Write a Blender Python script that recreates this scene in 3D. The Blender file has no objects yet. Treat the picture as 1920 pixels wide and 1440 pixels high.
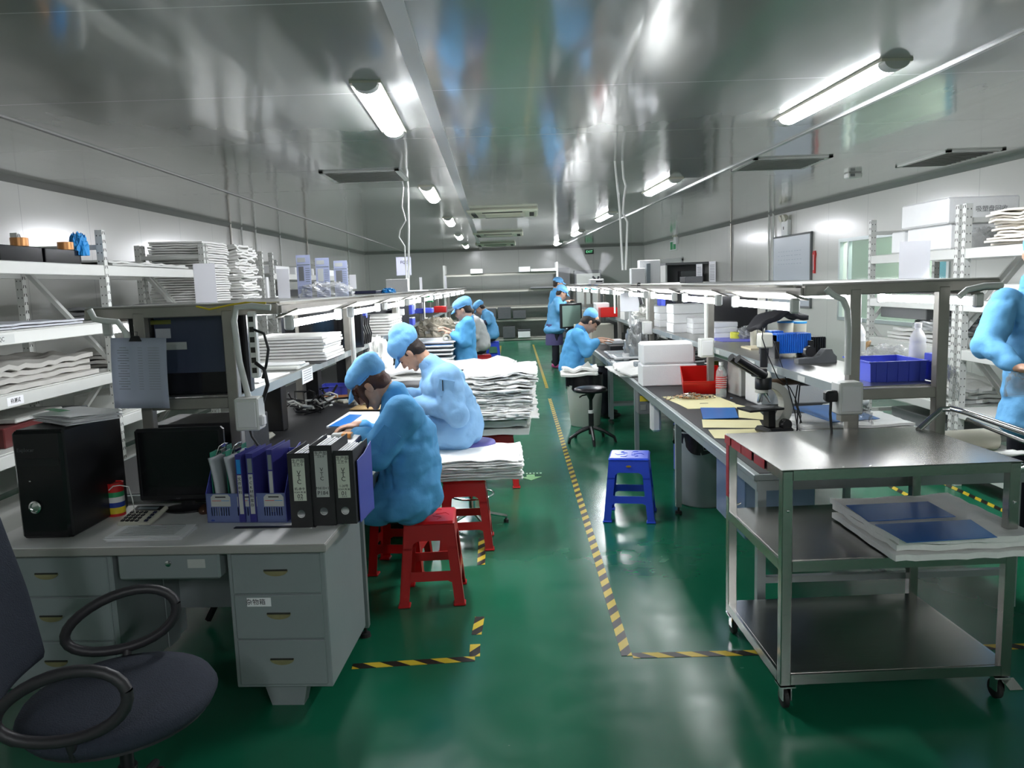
import bpy, bmesh, math, random
from mathutils import Vector, Matrix, noise
from mathutils.geometry import tessellate_polygon
C = bpy.data.collections.new('room'); bpy.context.scene.collection.children.link(C)
SC = bpy.context.scene
PI = math.pi
random.seed(11)
V = Vector
# ---------------------------------------------------------------- camera
HC = 1.65; FPX = 1456.0
def cam_axes():
    yaw, pitch, roll = math.radians(-.065), math.radians(-7.3), math.radians(-1.92)
    f = V((math.sin(yaw)*math.cos(pitch), math.cos(yaw)*math.cos(pitch), math.sin(pitch)))
    r = V((math.cos(yaw), -math.sin(yaw), 0)); u = r.cross(f)
    c, s = math.cos(roll), math.sin(roll)
    return f, c*r + s*u, -s*r + c*u
CF, CR, CU = cam_axes()
cd = bpy.data.cameras.new('camera'); cam = bpy.data.objects.new('camera', cd); C.objects.link(cam)
cd.sensor_fit = 'HORIZONTAL'; cd.sensor_width = 36; cd.lens = FPX/1920*36; cd.clip_start = .05; cd.clip_end = 100
m = Matrix((CR, CU, -CF)).transposed().to_4x4(); m.translation = V((0, 0, HC)); cam.matrix_world = m
SC.camera = cam
# ---------------------------------------------------------------- world, exposure
w = bpy.data.worlds.new('world'); SC.world = w; w.use_nodes = True
w.node_tree.nodes['Background'].inputs[0].default_value = (.75, .85, .9, 1)
w.node_tree.nodes['Background'].inputs[1].default_value = .35
SC.view_settings.view_transform = 'Standard'; SC.view_settings.look = 'None'
SC.view_settings.gamma = 1; SC.view_settings.use_curve_mapping = False
SC.view_settings.exposure = 1.95
CEIL_E = 30.0      # emission of the ceiling battens
TUBE_E = 8.0       # emission of the tubes under the racks
try:
    SC.cycles.max_bounces = 8; SC.cycles.diffuse_bounces = 4; SC.cycles.glossy_bounces = 4
    SC.cycles.transparent_max_bounces = 12; SC.cycles.use_denoising = True; SC.cycles.sample_clamp_indirect = 6
    SC.cycles.caustics_reflective = False; SC.cycles.caustics_refractive = False; SC.cycles.volume_bounces = 0
except Exception: pass
# ---------------------------------------------------------------- measured points -> places in the room
def ray(px, py): return CF + CR*((px-960)/FPX) - CU*((py-720)/FPX)
def atz(px, py, z): d = ray(px, py); t = (z-HC)/d.z; return V((d.x*t, d.y*t, z))
def aty(px, py, y): d = ray(px, py); t = y/d.y; return V((d.x*t, y, HC+d.z*t))
def atx(px, py, x): d = ray(px, py); t = x/d.x; return V((x, d.y*t, HC+d.z*t))
# ---------------------------------------------------------------- materials
MATS = {}
def mat(name, col, rough=.5, metal=0, var=0, vscale=8, bump=0, bscale=60, emit=0, trans=0, alpha=1, coat=0, spec=.5, stretch=None, ior=1.45, sheen=0, rvar=0):
    if name in MATS: return MATS[name]
    m = bpy.data.materials.new(name); m.use_nodes = True; nt = m.node_tree; b = nt.nodes['Principled BSDF']
    I = b.inputs
    I['Base Color'].default_value = (*col, 1); I['Roughness'].default_value = rough; I['Metallic'].default_value = metal
    I['Specular IOR Level'].default_value = spec; I['Coat Weight'].default_value = coat; I['IOR'].default_value = ior
    I['Coat Roughness'].default_value = .08
    I['Transmission Weight'].default_value = trans; I['Alpha'].default_value = alpha; I['Sheen Weight'].default_value = sheen
    if emit: I['Emission Color'].default_value = (*col, 1); I['Emission Strength'].default_value = emit
    tc = nt.nodes.new('ShaderNodeTexCoord'); mp = nt.nodes.new('ShaderNodeMapping'); nt.links.new(tc.outputs['Object'], mp.inputs[0])
    if stretch: mp.inputs['Scale'].default_value = stretch
    if var or rvar or True:
        n = nt.nodes.new('ShaderNodeTexNoise'); n.inputs['Scale'].default_value = vscale; n.inputs['Detail'].default_value = 5
        nt.links.new(mp.outputs[0], n.inputs[0])
        if var:
            r = nt.nodes.new('ShaderNodeMix'); r.data_type = 'RGBA'
            r.inputs[6].default_value = (*[max(0, c*(1-var)) for c in col], 1); r.inputs[7].default_value = (*[min(1, c*(1+var)) for c in col], 1)
            nt.links.new(n.outputs[0], r.inputs[0]); nt.links.new(r.outputs[2], I['Base Color'])
        if rvar:
            q = nt.nodes.new('ShaderNodeMapRange'); q.inputs[3].default_value = max(.02, rough-rvar); q.inputs[4].default_value = rough+rvar
            nt.links.new(n.outputs[0], q.inputs[0]); nt.links.new(q.outputs[0], I['Roughness'])
    if bump:
        n2 = nt.nodes.new('ShaderNodeTexNoise'); n2.inputs['Scale'].default_value = bscale; n2.inputs['Detail'].default_value = 3
        nt.links.new(mp.outputs[0], n2.inputs[0]); bp = nt.nodes.new('ShaderNodeBump'); bp.inputs['Strength'].default_value = bump
        bp.inputs['Distance'].default_value = .01; nt.links.new(n2.outputs[0], bp.inputs['Height']); nt.links.new(bp.outputs[0], I['Normal'])
    MATS[name] = m; return m
def MX(k):
    T = dict(
    white_plastic=((.72,.73,.70),.4), foam=((.86,.87,.87),.6,0,.03,20,.15,120), foam_sheet=((.88,.88,.85),.65,0,.04,14,.5,30),
    steel=((.42,.42,.40),.3,1,.12,14,.05,80), dull_steel=((.33,.315,.285),.42,.7,.18,10), chrome=((.75,.75,.75),.12,1), table_frame=((.33,.37,.37),.4,.5,.1,8),
    rack_paint=((.60,.61,.58),.42,0,.05,6), black_plastic=((.012,.012,.014),.35,0,.1,10), black_gloss=((.006,.006,.008),.13), black_mat=((.022,.022,.024),.55,0,.15,8,.1,90),
    dark_screen=((.02,.022,.03),.3), blue_film=((.015,.16,.50),.28,0,.05,5), cart_film=((.012,.13,.48),.3,0,.05,5), blue_bin=((.075,.11,.66),.4), blue_stool=((.020,.065,.60),.28,0,.06,12), red_stool=((.50,.010,.012),.3,0,.08,10),
    red_bin=((.62,.015,.012),.3), cloth_blue=((.13,.38,.66),.75,0,.08,9,.35,26), cloth_pale=((.24,.46,.73),.75,0,.08,9,.35,26), cloth_deep=((.095,.37,.70),.75,0,.08,9,.35,26), cap_pale=((.17,.43,.76),.7,0,.06,14,.4,30), cap_blue=((.15,.42,.76),.7,0,.06,14,.4,30),
    gray_coat=((.42,.43,.43),.8,0,.06,8), skin=((.52,.30,.20),.5,0,.06,14), skin_far=((.50,.30,.21),.55), hair=((.022,.014,.010),.5,0,.3,60,.3,200), hair_red=((.07,.024,.014),.45,0,.3,60,.3,200),
    trousers=((.012,.013,.022),.8), skirt=((.10,.09,.22),.8), paper=((.92,.92,.94),.6), paper_gray=((.50,.52,.56),.6,0,.05,10), label=((.62,.66,.56),.55), label_gray=((.50,.52,.50),.55), ink=((.015,.015,.018),.6), desk_paint=((.26,.295,.30),.42,0,.06,7,.06,50), desk_side=((.56,.56,.52),.45,0,.05,7),
    desk_top=((.76,.75,.74),.4,0,.07,9), desk_edge=((.36,.35,.33),.5), handle_brass=((.30,.27,.14),.45,.3,.3,30), chair_fabric=((.024,.030,.046),.9,0,.15,40,.4,220), chair_plastic=((.03,.028,.032),.45), rubber=((.02,.02,.02),.6),
    navy_folder=((.035,.035,.22),.45), green_board=((.02,.20,.13),.5), violet_plastic=((.10,.11,.50),.4), bin_blue_gray=((.13,.17,.36),.42), yellow_paper=((.80,.74,.42),.6), cardboard=((.42,.28,.12),.7), orange=((.75,.30,.06),.5), red=((.6,.02,.02),.45), green=((.03,.32,.12),.45), yellow=((.72,.55,.03),.45), cup_blue=((.02,.05,.30),.45), white=((.8,.8,.8),.45),
    yellow_tape=((.75,.75,.08),.35), amber=((.40,.24,.02),.3), gray_bin=((.36,.39,.41),.5,0,.04,5), pale_bin=((.52,.54,.50),.5,0,.04,5), bag_black=((.010,.008,.012),.3,0,0,8,.8,14), cream_metal=((.50,.49,.43),.38), cream=((.62,.60,.50),.45), ac_cream=((.62,.63,.50),.5), slot=((.03,.03,.025),.8),
    brown_tube=((.10,.06,.035),.35,.3), dark_red=((.10,.02,.02),.3), teal=((.05,.35,.30),.5), bright_blue=((.02,.28,.68),.45), rib_blue=((.015,.17,.75),.3), navy=((.012,.015,.045),.6), gray_box=((.09,.095,.10),.6,0,.15,20), gray_mid=((.17,.175,.18),.55), pink=((.55,.08,.25),.5), copper=((.55,.26,.10),.3,.6), dimmed_foam=((.44,.43,.40),.7,0,.08,12), beige=((.62,.55,.38),.5), sole=((.75,.75,.72),.5), purple_seat=((.10,.09,.30),.5), flap=((.20,.24,.26),.45), olive=((.16,.17,.03),.3), wood=((.28,.17,.07),.5), black_cloth=((.010,.010,.014),.8))
    t = T[k]; return mat(k, *t)
def clear(name, col, a, rough=.15):
    if name in MATS: return MATS[name]
    m = mat(name, col, rough, alpha=a); return m
def translucent(name, col, f=.6):
    if name in MATS: return MATS[name]
    m = mat(name, col, .6); nt = m.node_tree; b = nt.nodes['Principled BSDF']; o = nt.nodes['Material Output']; t = nt.nodes.new('ShaderNodeBsdfTranslucent'); t.inputs[0].default_value = (*col, 1)
    x = nt.nodes.new('ShaderNodeMixShader'); x.inputs[0].default_value = f; nt.links.new(b.outputs[0], x.inputs[1]); nt.links.new(t.outputs[0], x.inputs[2]); nt.links.new(x.outputs[0], o.inputs[0]); return m
def emi(name, col, s):
    if name in MATS: return MATS[name]
    m = bpy.data.materials.new(name); m.use_nodes = True; b = m.node_tree.nodes['Principled BSDF'].inputs
    b['Base Color'].default_value = (.8,.8,.8,1); b['Emission Color'].default_value = (*col, 1); b['Emission Strength'].default_value = s
    MATS[name] = m; return m
# ---------------------------------------------------------------- mesh builder
def RZ(a): return Matrix.Rotation(a, 3, 'Z')
def RX(a): return Matrix.Rotation(a, 3, 'X')
def RY(a): return Matrix.Rotation(a, 3, 'Y')
class MB:
    def __init__(s): s.v = []; s.f = []; s.m = []; s.mats = []; s.k = 0
    def use(s, m):
        if m not in s.mats: s.mats.append(m)
        s.k = s.mats.index(m); return s
    def add(s, vs, fs):
        o = len(s.v); s.v += [V(v) for v in vs]
        for f in fs: s.f.append([o+i for i in f]); s.m.append(s.k)
        return s
    def box(s, c, d, R=None, taper=1, b=0):
        x, y, z = d[0]/2, d[1]/2, d[2]/2; R = R or Matrix.Identity(3); c = V(c)
        if b <= 0:
            P = [(-x,-y,-z),(x,-y,-z),(x,y,-z),(-x,y,-z)] + [(-x*taper,-y*taper,z),(x*taper,-y*taper,z),(x*taper,y*taper,z),(-x*taper,y*taper,z)]
            return s.add([c+R@V(p) for p in P], [(0,3,2,1),(4,5,6,7),(0,1,5,4),(1,2,6,5),(2,3,7,6),(3,0,4,7)])
        b = min(b, x*.98, y*.98, z*.98); vs = []
        for sz in (-1,1):
            for sy in (-1,1):
                for sx in (-1,1):
                    vs += [(sx*x,sy*(y-b),sz*(z-b)),(sx*(x-b),sy*y,sz*(z-b)),(sx*(x-b),sy*(y-b),sz*z)]
        bm = bmesh.new()
        for p in vs: bm.verts.new(p)
        bmesh.ops.convex_hull(bm, input=bm.verts); bmesh.ops.dissolve_limit(bm, angle_limit=.01, verts=bm.verts, edges=bm.edges)
        bm.verts.index_update()
        P = [c+R@v.co for v in bm.verts]; F = [[v.index for v in f.verts] for f in bm.faces]; bm.free()
        return s.add(P, F)
    def bb(s, a, b2, **k):      # box by two corners
        return s.box([(a[i]+b2[i])/2 for i in range(3)], [abs(b2[i]-a[i]) for i in range(3)], **k)
    def tube(s, pts, r, n=10, cap=True, r1=None):
        pts = [V(p) for p in pts]; N = len(pts); rings = []; prev = None
        for i, p in enumerate(pts):
            t = (pts[min(i+1, N-1)]-pts[max(i-1, 0)])
            if t.length < 1e-9: t = V((0,0,1))
            t.normalize()
            if prev is None: a = t.orthogonal().normalized()
            else: a = (prev - t*prev.dot(t)); a = a.normalized() if a.length > 1e-6 else t.orthogonal().normalized()
            prev = a; b = t.cross(a); rr = r if r1 is None else r+(r1-r)*i/(N-1)
            rings.append([p+rr*(math.cos(2*PI*k/n)*a+math.sin(2*PI*k/n)*b) for k in range(n)])
        vs = [q for g in rings for q in g]
        fs = [(i*n+k, i*n+(k+1) % n, (i+1)*n+(k+1) % n, (i+1)*n+k) for i in range(N-1) for k in range(n)]
        if cap: fs += [tuple(range(n))[::-1], tuple((N-1)*n+k for k in range(n))]
        return s.add(vs, fs)
    def lathe(s, prof, c=(0,0,0), n=24, R=None, cap=True, sx=1, sy=1):
        R = R or Matrix.Identity(3); c = V(c); vs = []
        for r, z in prof: vs += [c+R@V((sx*r*math.cos(2*PI*k/n), sy*r*math.sin(2*PI*k/n), z)) for k in range(n)]
        N = len(prof); fs = [(i*n+k, i*n+(k+1) % n, (i+1)*n+(k+1) % n, (i+1)*n+k) for i in range(N-1) for k in range(n)]
        if cap: fs += [tuple(range(n))[::-1], tuple((N-1)*n+k for k in range(n))]
        return s.add(vs, fs)
    def ball(s, c, r, R=None, n=14, h=9):
        r = (r, r, r) if not hasattr(r, '__len__') else r
        R = R or Matrix.Identity(3); c = V(c); vs = [c+R@V((0,0,-r[2]))]
        for i in range(1, h):
            a = -PI/2+PI*i/h
            vs += [c+R@V((r[0]*math.cos(a)*math.cos(2*PI*k/n), r[1]*math.cos(a)*math.sin(2*PI*k/n), r[2]*math.sin(a))) for k in range(n)]
        vs.append(c+R@V((0,0,r[2]))); fs = [(0, 1+(k+1) % n, 1+k) for k in range(n)]
        fs += [(1+i*n+k, 1+i*n+(k+1) % n, 1+(i+1)*n+(k+1) % n, 1+(i+1)*n+k) for i in range(h-2) for k in range(n)]
        L = len(vs)-1; o = 1+(h-2)*n; fs += [(o+k, o+(k+1) % n, L) for k in range(n)]
        return s.add(vs, fs)
    def cone(s, a, b, ra, rb, n=12):   # rounded tapered limb
        a = V(a); b = V(b); d = b-a; L = d.length
        if L < 1e-6: return s.ball(a, ra)
        R = d.to_track_quat('Z', 'Y').to_matrix(); pr = []
        for i in range(5): t = -PI/2+PI/2*i/4.2; pr.append((max(1e-4, ra*math.cos(t)), ra*math.sin(t)))
        pr += [(ra, 0), (rb, L)]
        for i in range(1, 6): t = PI/2*i/5.1; pr.append((max(1e-4, rb*math.cos(t)), L+rb*math.sin(t)))
        return s.lathe(pr, a, n, R)
    def plate(s, outer, holes, th, M):   # 2-D outline with holes, given thickness; M maps (u,v,w) to a point
        loops = [outer]+list(holes); flat = [p for l in loops for p in l]; tris = tessellate_polygon([[V((p[0], p[1], 0)) for p in l] for l in loops])
        n = len(flat); vs = [M(p[0], p[1], 0) for p in flat]+[M(p[0], p[1], th) for p in flat]
        fs = [tuple(t) for t in tris]+[tuple(n+i for i in reversed(t)) for t in tris]; o = 0
        for l in loops:
            k = len(l); fs += [(o+i, o+(i+1) % k, n+o+(i+1) % k, n+o+i) for i in range(k)]; o += k
        return s.add(vs, fs)
    def grid(s, f, nu, nv):
        vs = [f(i/nu, j/nv) for i in range(nu+1) for j in range(nv+1)]
        return s.add(vs, [(i*(nv+1)+j, (i+1)*(nv+1)+j, (i+1)*(nv+1)+j+1, i*(nv+1)+j+1) for i in range(nu) for j in range(nv)])
    def build(s, name, m=None, parent=None, smooth=False, loc=None, rot=None, bevel=0, norm=True):
        me = bpy.data.meshes.new(name); me.from_pydata([tuple(v) for v in s.v], [], s.f)
        if s.mats:
            for q in s.mats: me.materials.append(q)
            me.polygons.foreach_set('material_index', s.m)
        elif m: me.materials.append(MX(m) if isinstance(m, str) else m)
        if norm:
            bm = bmesh.new(); bm.from_mesh(me); bmesh.ops.recalc_face_normals(bm, faces=bm.faces); bm.to_mesh(me); bm.free()
        if smooth:
            me.polygons.foreach_set('use_smooth', [True]*len(me.polygons))
            if smooth != 'all':
                try: me.set_sharp_from_angle(angle=math.radians(38))
                except Exception: pass
        o = bpy.data.objects.new(name, me); C.objects.link(o)
        if parent: o.parent = parent
        if loc is not None: o.location = loc
        if rot is not None: o.rotation_euler = rot
        if bevel:
            q = o.modifiers.new('bevel', 'BEVEL'); q.width = bevel; q.segments = 2; q.limit_method = 'ANGLE'
        return o
def tag(o, label, cat, group=None, kind=None):
    if label: o['label'] = label
    if cat: o['category'] = cat
    if group: o['group'] = group
    if kind: o['kind'] = kind
    return o
def thing(name, label, cat, loc=(0,0,0), rz=0, group=None, rot=None):
    o = bpy.data.objects.new(name, None); o.empty_display_size = .05; C.objects.link(o); o.location = loc
    o.rotation_euler = rot if rot else (0, 0, rz); return tag(o, label, cat, group)
def struct(name, mb, m, parent=None, **k):
    o = mb.build(name, m, parent, **k)
    if not parent: o['kind'] = 'structure'
    return o
def dup(r, loc=None, rz=None, label=None, group=None):
    kids = [x for x in C.objects if x.parent == r]
    n = r.copy(); C.objects.link(n)
    if loc is not None: n.location = loc
    if rz is not None: n.rotation_euler = (0, 0, rz)
    if label: n['label'] = label
    if group: n['group'] = group
    for c in kids:
        d = c.copy(); C.objects.link(d); d.parent = n
        for g in [x for x in C.objects if x.parent == c]:
            e = g.copy(); C.objects.link(e); e.parent = d
    return n
def text(body, size, m, parent=None, loc=(0,0,0), rot=(PI/2,0,0), name='lettering', ext=.0004, align='CENTER', sx=1):
    cu = bpy.data.curves.new(name, 'FONT'); cu.body = body; cu.size = size; cu.align_x = align; cu.align_y = 'CENTER'; cu.extrude = ext; cu.resolution_u = 3
    t = bpy.data.objects.new('tmp', cu); C.objects.link(t); dg = bpy.context.evaluated_depsgraph_get(); dg.update()
    me = bpy.data.meshes.new_from_object(t.evaluated_get(dg)); bpy.data.objects.remove(t)
    me.materials.clear(); me.materials.append(MX(m) if isinstance(m, str) else m)
    o = bpy.data.objects.new(name, me); C.objects.link(o); o.parent = parent; o.location = loc; o.rotation_euler = rot; o.scale = (sx, 1, 1)
    return o
ORD = ['nearest the camera','second from the camera','third from the camera','fourth from the camera','fifth from the camera','sixth from the camera','seventh from the camera','eighth from the camera','ninth from the camera','tenth from the camera','eleventh from the camera','twelfth from the camera','thirteenth from the camera','fourteenth from the camera','fifteenth from the camera']
# ---------------------------------------------------------------- the room
ZC = 2.76; YB = 24.3; YF = -3.0; XL = -4.45
def xr(y): return 5.05-(y-7.8)*.052      # the right wall runs slightly inward
def xl(y): return XL
def floor_mat():
    m = bpy.data.materials.new('green_epoxy'); m.use_nodes = True; nt = m.node_tree; b = nt.nodes['Principled BSDF']; L = nt.links
    tc = nt.nodes.new('ShaderNodeTexCoord'); n = nt.nodes.new('ShaderNodeTexNoise'); n.inputs['Scale'].default_value = .9; n.inputs['Detail'].default_value = 7
    n3 = nt.nodes.new('ShaderNodeTexNoise'); n3.inputs['Scale'].default_value = 6; n3.inputs['Detail'].default_value = 8
    L.new(tc.outputs['Object'], n.inputs[0]); L.new(tc.outputs['Object'], n3.inputs[0])
    r = nt.nodes.new('ShaderNodeValToRGB'); r.color_ramp.elements[0].position = .3; r.color_ramp.elements[1].position = .75
    r.color_ramp.elements[0].color = (.006, .110, .052, 1); r.color_ramp.elements[1].color = (.012, .155, .082, 1); L.new(n.outputs[0], r.inputs[0]); L.new(r.outputs[0], b.inputs['Base Color'])
    q = nt.nodes.new('ShaderNodeMapRange'); q.inputs[3].default_value = .10; q.inputs[4].default_value = .34; L.new(n3.outputs[0], q.inputs[0]); L.new(q.outputs[0], b.inputs['Roughness'])
    n2 = nt.nodes.new('ShaderNodeTexNoise'); n2.inputs['Scale'].default_value = 3; bp = nt.nodes.new('ShaderNodeBump'); bp.inputs['Strength'].default_value = .12; bp.inputs['Distance'].default_value = .02
    L.new(tc.outputs['Object'], n2.inputs[0]); L.new(n2.outputs[0], bp.inputs['Height']); L.new(bp.outputs[0], b.inputs['Normal']); return m
def panel_mat(name, col, axis, pitch, off, rough, bump, metal=0, wav=None, line=(.25, .25, .25)):
    m = bpy.data.materials.new(name); m.use_nodes = True; nt = m.node_tree; b = nt.nodes['Principled BSDF']; L = nt.links
    tc = nt.nodes.new('ShaderNodeTexCoord'); sp = nt.nodes.new('ShaderNodeSeparateXYZ'); L.new(tc.outputs['Object'], sp.inputs[0])
    def mth(op, a, bb): 
        x = nt.nodes.new('ShaderNodeMath'); x.operation = op
        if hasattr(a, 'links'): L.new(a, x.inputs[0])
        else: x.inputs[0].default_value = a
        x.inputs[1].default_value = bb; return x.outputs[0]
    t = mth('MODULO', mth('ADD', mth('DIVIDE', mth('ADD', sp.outputs[axis], -off), pitch), 100), 1.0)
    t = mth('LESS_THAN', t, .009/pitch)
    n = nt.nodes.new('ShaderNodeTexNoise'); n.inputs['Scale'].default_value = .7; n.inputs['Detail'].default_value = 4; L.new(tc.outputs['Object'], n.inputs[0])
    v = nt.nodes.new('ShaderNodeMix'); v.data_type = 'RGBA'; v.inputs[6].default_value = (*[c*.94 for c in col], 1); v.inputs[7].default_value = (*[min(1, c*1.06) for c in col], 1); L.new(n.outputs[0], v.inputs[0])
    x = nt.nodes.new('ShaderNodeMix'); x.data_type = 'RGBA'; L.new(t, x.inputs[0]); L.new(v.outputs[2], x.inputs[6]); x.inputs[7].default_value = (*line, 1); L.new(x.outputs[2], b.inputs['Base Color'])
    b.inputs['Roughness'].default_value = rough; b.inputs['Metallic'].default_value = metal; b.inputs['Coat Weight'].default_value = .6; b.inputs['Coat Roughness'].default_value = rough*.7
    mp = nt.nodes.new('ShaderNodeMapping'); mp.inputs['Scale'].default_value = wav or (1, 1, 1); L.new(tc.outputs['Object'], mp.inputs[0])
    n2 = nt.nodes.new('ShaderNodeTexNoise'); n2.inputs['Scale'].default_value = 1.6; n2.inputs['Detail'].default_value = 2; L.new(mp.outputs[0], n2.inputs[0])
    bp = nt.nodes.new('ShaderNodeBump'); bp.inputs['Strength'].default_value = bump; bp.inputs['Distance'].default_value = .02; L.new(n2.outputs[0], bp.inputs['Height'])
    L.new(bp.outputs[0], b.inputs['Normal']); L.new(bp.outputs[0], b.inputs['Coat Normal']); return m
M_FLOOR = floor_mat()
M_CEIL = panel_mat('ceiling_panel', (.38, .395, .37), 1, 1.42, 4.6, .13, .20, metal=.12, wav=(2.2, .5, 1), line=(.75, .76, .73))
M_WALL = panel_mat('wall_panel', (.60, .60, .565), 1, 1.16, .3, .22, .12, wav=(1, 1, .5), line=(.45, .45, .43))
M_BACK = panel_mat('back_panel', (.46, .48, .45), 0, 1.16, .3, .25, .12, line=(.3, .3, .28))
XRF, XRB = xr(YF), xr(YB)
struct('floor', MB().add([(XL-.1,YF-.1,0),(XRF+.1,YF-.1,0),(XRB+.1,YB+.1,0),(XL-.1,YB+.1,0),(XL-.1,YF-.1,-.1),(XRF+.1,YF-.1,-.1),(XRB+.1,YB+.1,-.1),(XL-.1,YB+.1,-.1)],[(0,1,2,3),(7,6,5,4),(0,4,5,1),(1,5,6,2),(2,6,7,3),(3,7,4,0)]), M_FLOOR)
struct('ceiling', MB().add([(XL-.1,YF-.1,ZC),(XRF+.1,YF-.1,ZC),(XRB+.1,YB+.1,ZC),(XL-.1,YB+.1,ZC),(XL-.1,YF-.1,ZC+.1),(XRF+.1,YF-.1,ZC+.1),(XRB+.1,YB+.1,ZC+.1),(XL-.1,YB+.1,ZC+.1)],[(3,2,1,0),(4,5,6,7),(0,1,5,4),(1,2,6,5),(2,3,7,6),(3,0,4,7)]), M_CEIL)
struct('wall_left', MB().bb((XL-.1,YF,0),(XL,YB,ZC)), M_WALL)
struct('wall_back', MB().bb((XL,YB,0),(XRB,YB+.1,ZC)), M_BACK)
struct('wall_front', MB().bb((XL,YF-.1,0),(XRF,YF,ZC)), M_WALL)
# right wall with the observation window, as one plate with a hole
WY0, WY1, WZ0, WZ1 = 8.9, 11.5, 1.0, 2.12
def wr(u, v, t): return V((xr(u)+t, u, v))
struct('wall_right', MB().plate([(YF,0),(YB,0),(YB,ZC),(YF,ZC)], [[(WY0,WZ0),(WY0,WZ1),(WY1,WZ1),(WY1,WZ0)]], .1, wr), M_WALL)
wn = MB()
for a, b_ in (((WY0-.03,WZ0-.03),(WY1+.03,WZ0+.02)),((WY0-.03,WZ1-.02),(WY1+.03,WZ1+.03)),((WY0-.03,WZ0),(WY0+.02,WZ1)),((WY1-.02,WZ0),(WY1+.03,WZ1)),((WY1-.28,WZ0),(WY1-.24,WZ1))):
    wn.plate([a,(b_[0],a[1]),b_,(a[0],b_[1])], [], .05, lambda u, v, t: wr(u, v, t-.02))
wo = struct('window_1', wn, mat('window_frame_metal', (.55,.6,.6), .3, .5))
MB().plate([(WY0,WZ0),(WY1,WZ0),(WY1,WZ1),(WY0,WZ1)], [], .008, lambda u, v, t: wr(u, v, .03+t)).build('pane', clear('green_glass', (.40,.58,.48), .22, .06), wo)
tw = thing('ceiling_light','added unseen batten brightening the room beyond the observation window','ceiling light',(5.6,10.3,2.7)); MB().bb((-.06,-.6,-.05),(.06,.6,0)).build('diffuser',emi('beyond_fill_light',(.9,1,.95),40.0),tw)  # unseen lamp added to brighten the view through the window
# what shows through the window: the pale green room beyond
MB().bb((5.9,7.5,0),(6.0,13.5,ZC)).build('wall_beyond', mat('beyond_green', (.46,.50,.42), .6), None)['kind'] = 'structure'
MB().bb((5.35,9.15,1.05),(5.42,9.75,2.12)).build('blue_block_beyond', mat('beyond_blue', (.05,.26,.42), .5), None)['kind'] = 'structure'  # blue upright block in the room beyond the window, not a trim
# coving and seam trims
M_TRIM = mat('trim_gray', (.30,.30,.29), .4, .3); M_TRIML = mat('trim_light', (.5,.51,.5), .35, .2)
def cove(n, p, q, dx, dy):
    mb = MB(); a = V(p); b2 = V(q); o = V((dx, dy, 0))
    mb.add([a, a+o*.055, a-V((0,0,.055)), b2, b2+o*.055, b2-V((0,0,.055))], [(0,1,2),(5,4,3),(0,3,4,1),(1,4,5,2),(2,5,3,0)])
    struct(n, mb, M_TRIM)
cove('trim_1', (XL,YF,ZC), (XL,YB,ZC), 1, 0); cove('trim_2', (XRF,YF,ZC), (XRB,YB,ZC), -1, 0); cove('trim_3', (XL,YB,ZC), (XRB,YB,ZC), 0, -1)
def ctrim(n, p0, p1, w_, m_):
    p0 = V((*p0, ZC)); p1 = V((*p1, ZC)); d = (p1-p0).normalized(); c = V((-d.y, d.x, 0))*w_/2
    struct(n, MB().add([p0-c,p0+c,p1+c,p1-c,p0-c-V((0,0,.012)),p0+c-V((0,0,.012)),p1+c-V((0,0,.012)),p1-c-V((0,0,.012))],[(0,1,2,3),(7,6,5,4),(0,4,5,1),(1,5,6,2),(2,6,7,3),(3,7,4,0)]), m_)
ctrim('trim_4', (-.29,YF), (-.85,YB), .085, M_TRIML)
ctrim('trim_5', (-2.95,YF), (-3.2,YB), .03, M_TRIM)
ctrim('trim_6', (2.75,YF), (1.62,YB), .03, M_TRIML)
# a door and its frame in the right wall, far end
dm = MB()
for a, b_ in (((19.9,0),(20.0,2.16)),((21.9,0),(22.0,2.16)),((19.9,2.1),(22.0,2.2))): dm.plate([a,(b_[0],a[1]),b_,(a[0],b_[1])], [], .04, lambda u, v, t: wr(u, v, -.035+t))
do = struct('door_1', dm, M_TRIML)
for a, b_ in ((20.02,20.93),(20.97,21.88)):
    lf = MB().plate([(a,.02),(b_,.02),(b_,2.1),(a,2.1)], [], .02, lambda u, v, t: wr(u, v, -.025+t)).build('leaf', mat('door_paint',(.55,.56,.53),.35), do)
MB().box((xr(20.9)-.05,20.88,1.0),(.03,.03,.16)).build('door_handle', 'dull_steel', do)
# floor tape: yellow and black hazard stripes laid on the floor
def tape_mat():
    m = bpy.data.materials.new('hazard_tape'); m.use_nodes = True; nt = m.node_tree; b = nt.nodes['Principled BSDF']; L = nt.links
    tc = nt.nodes.new('ShaderNodeTexCoord'); sp = nt.nodes.new('ShaderNodeSeparateXYZ'); L.new(tc.outputs['Object'], sp.inputs[0])
    a = nt.nodes.new('ShaderNodeMath'); a.operation = 'MULTIPLY_ADD'; L.new(sp.outputs[0], a.inputs[0]); a.inputs[1].default_value = 6.7; 
    c = nt.nodes.new('ShaderNodeMath'); c.operation = 'MULTIPLY'; L.new(sp.outputs[1], c.inputs[0]); c.inputs[1].default_value = 9.0; L.new(c.outputs[0], a.inputs[2])
    d = nt.nodes.new('ShaderNodeMath'); d.operation = 'FRACT'; L.new(a.outputs[0], d.inputs[0]); e = nt.nodes.new('ShaderNodeMath'); e.operation = 'GREATER_THAN'; L.new(d.outputs[0], e.inputs[0]); e.inputs[1].default_value = .5
    x = nt.nodes.new('ShaderNodeMix'); x.data_type = 'RGBA'; L.new(e.outputs[0], x.inputs[0]); x.inputs[6].default_value = (.018,.014,.01,1); x.inputs[7].default_value = (.62,.46,.03,1)
    L.new(x.outputs[2], b.inputs['Base Color']); b.inputs['Roughness'].default_value = .35; return m
M_TAPE = tape_mat()
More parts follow.
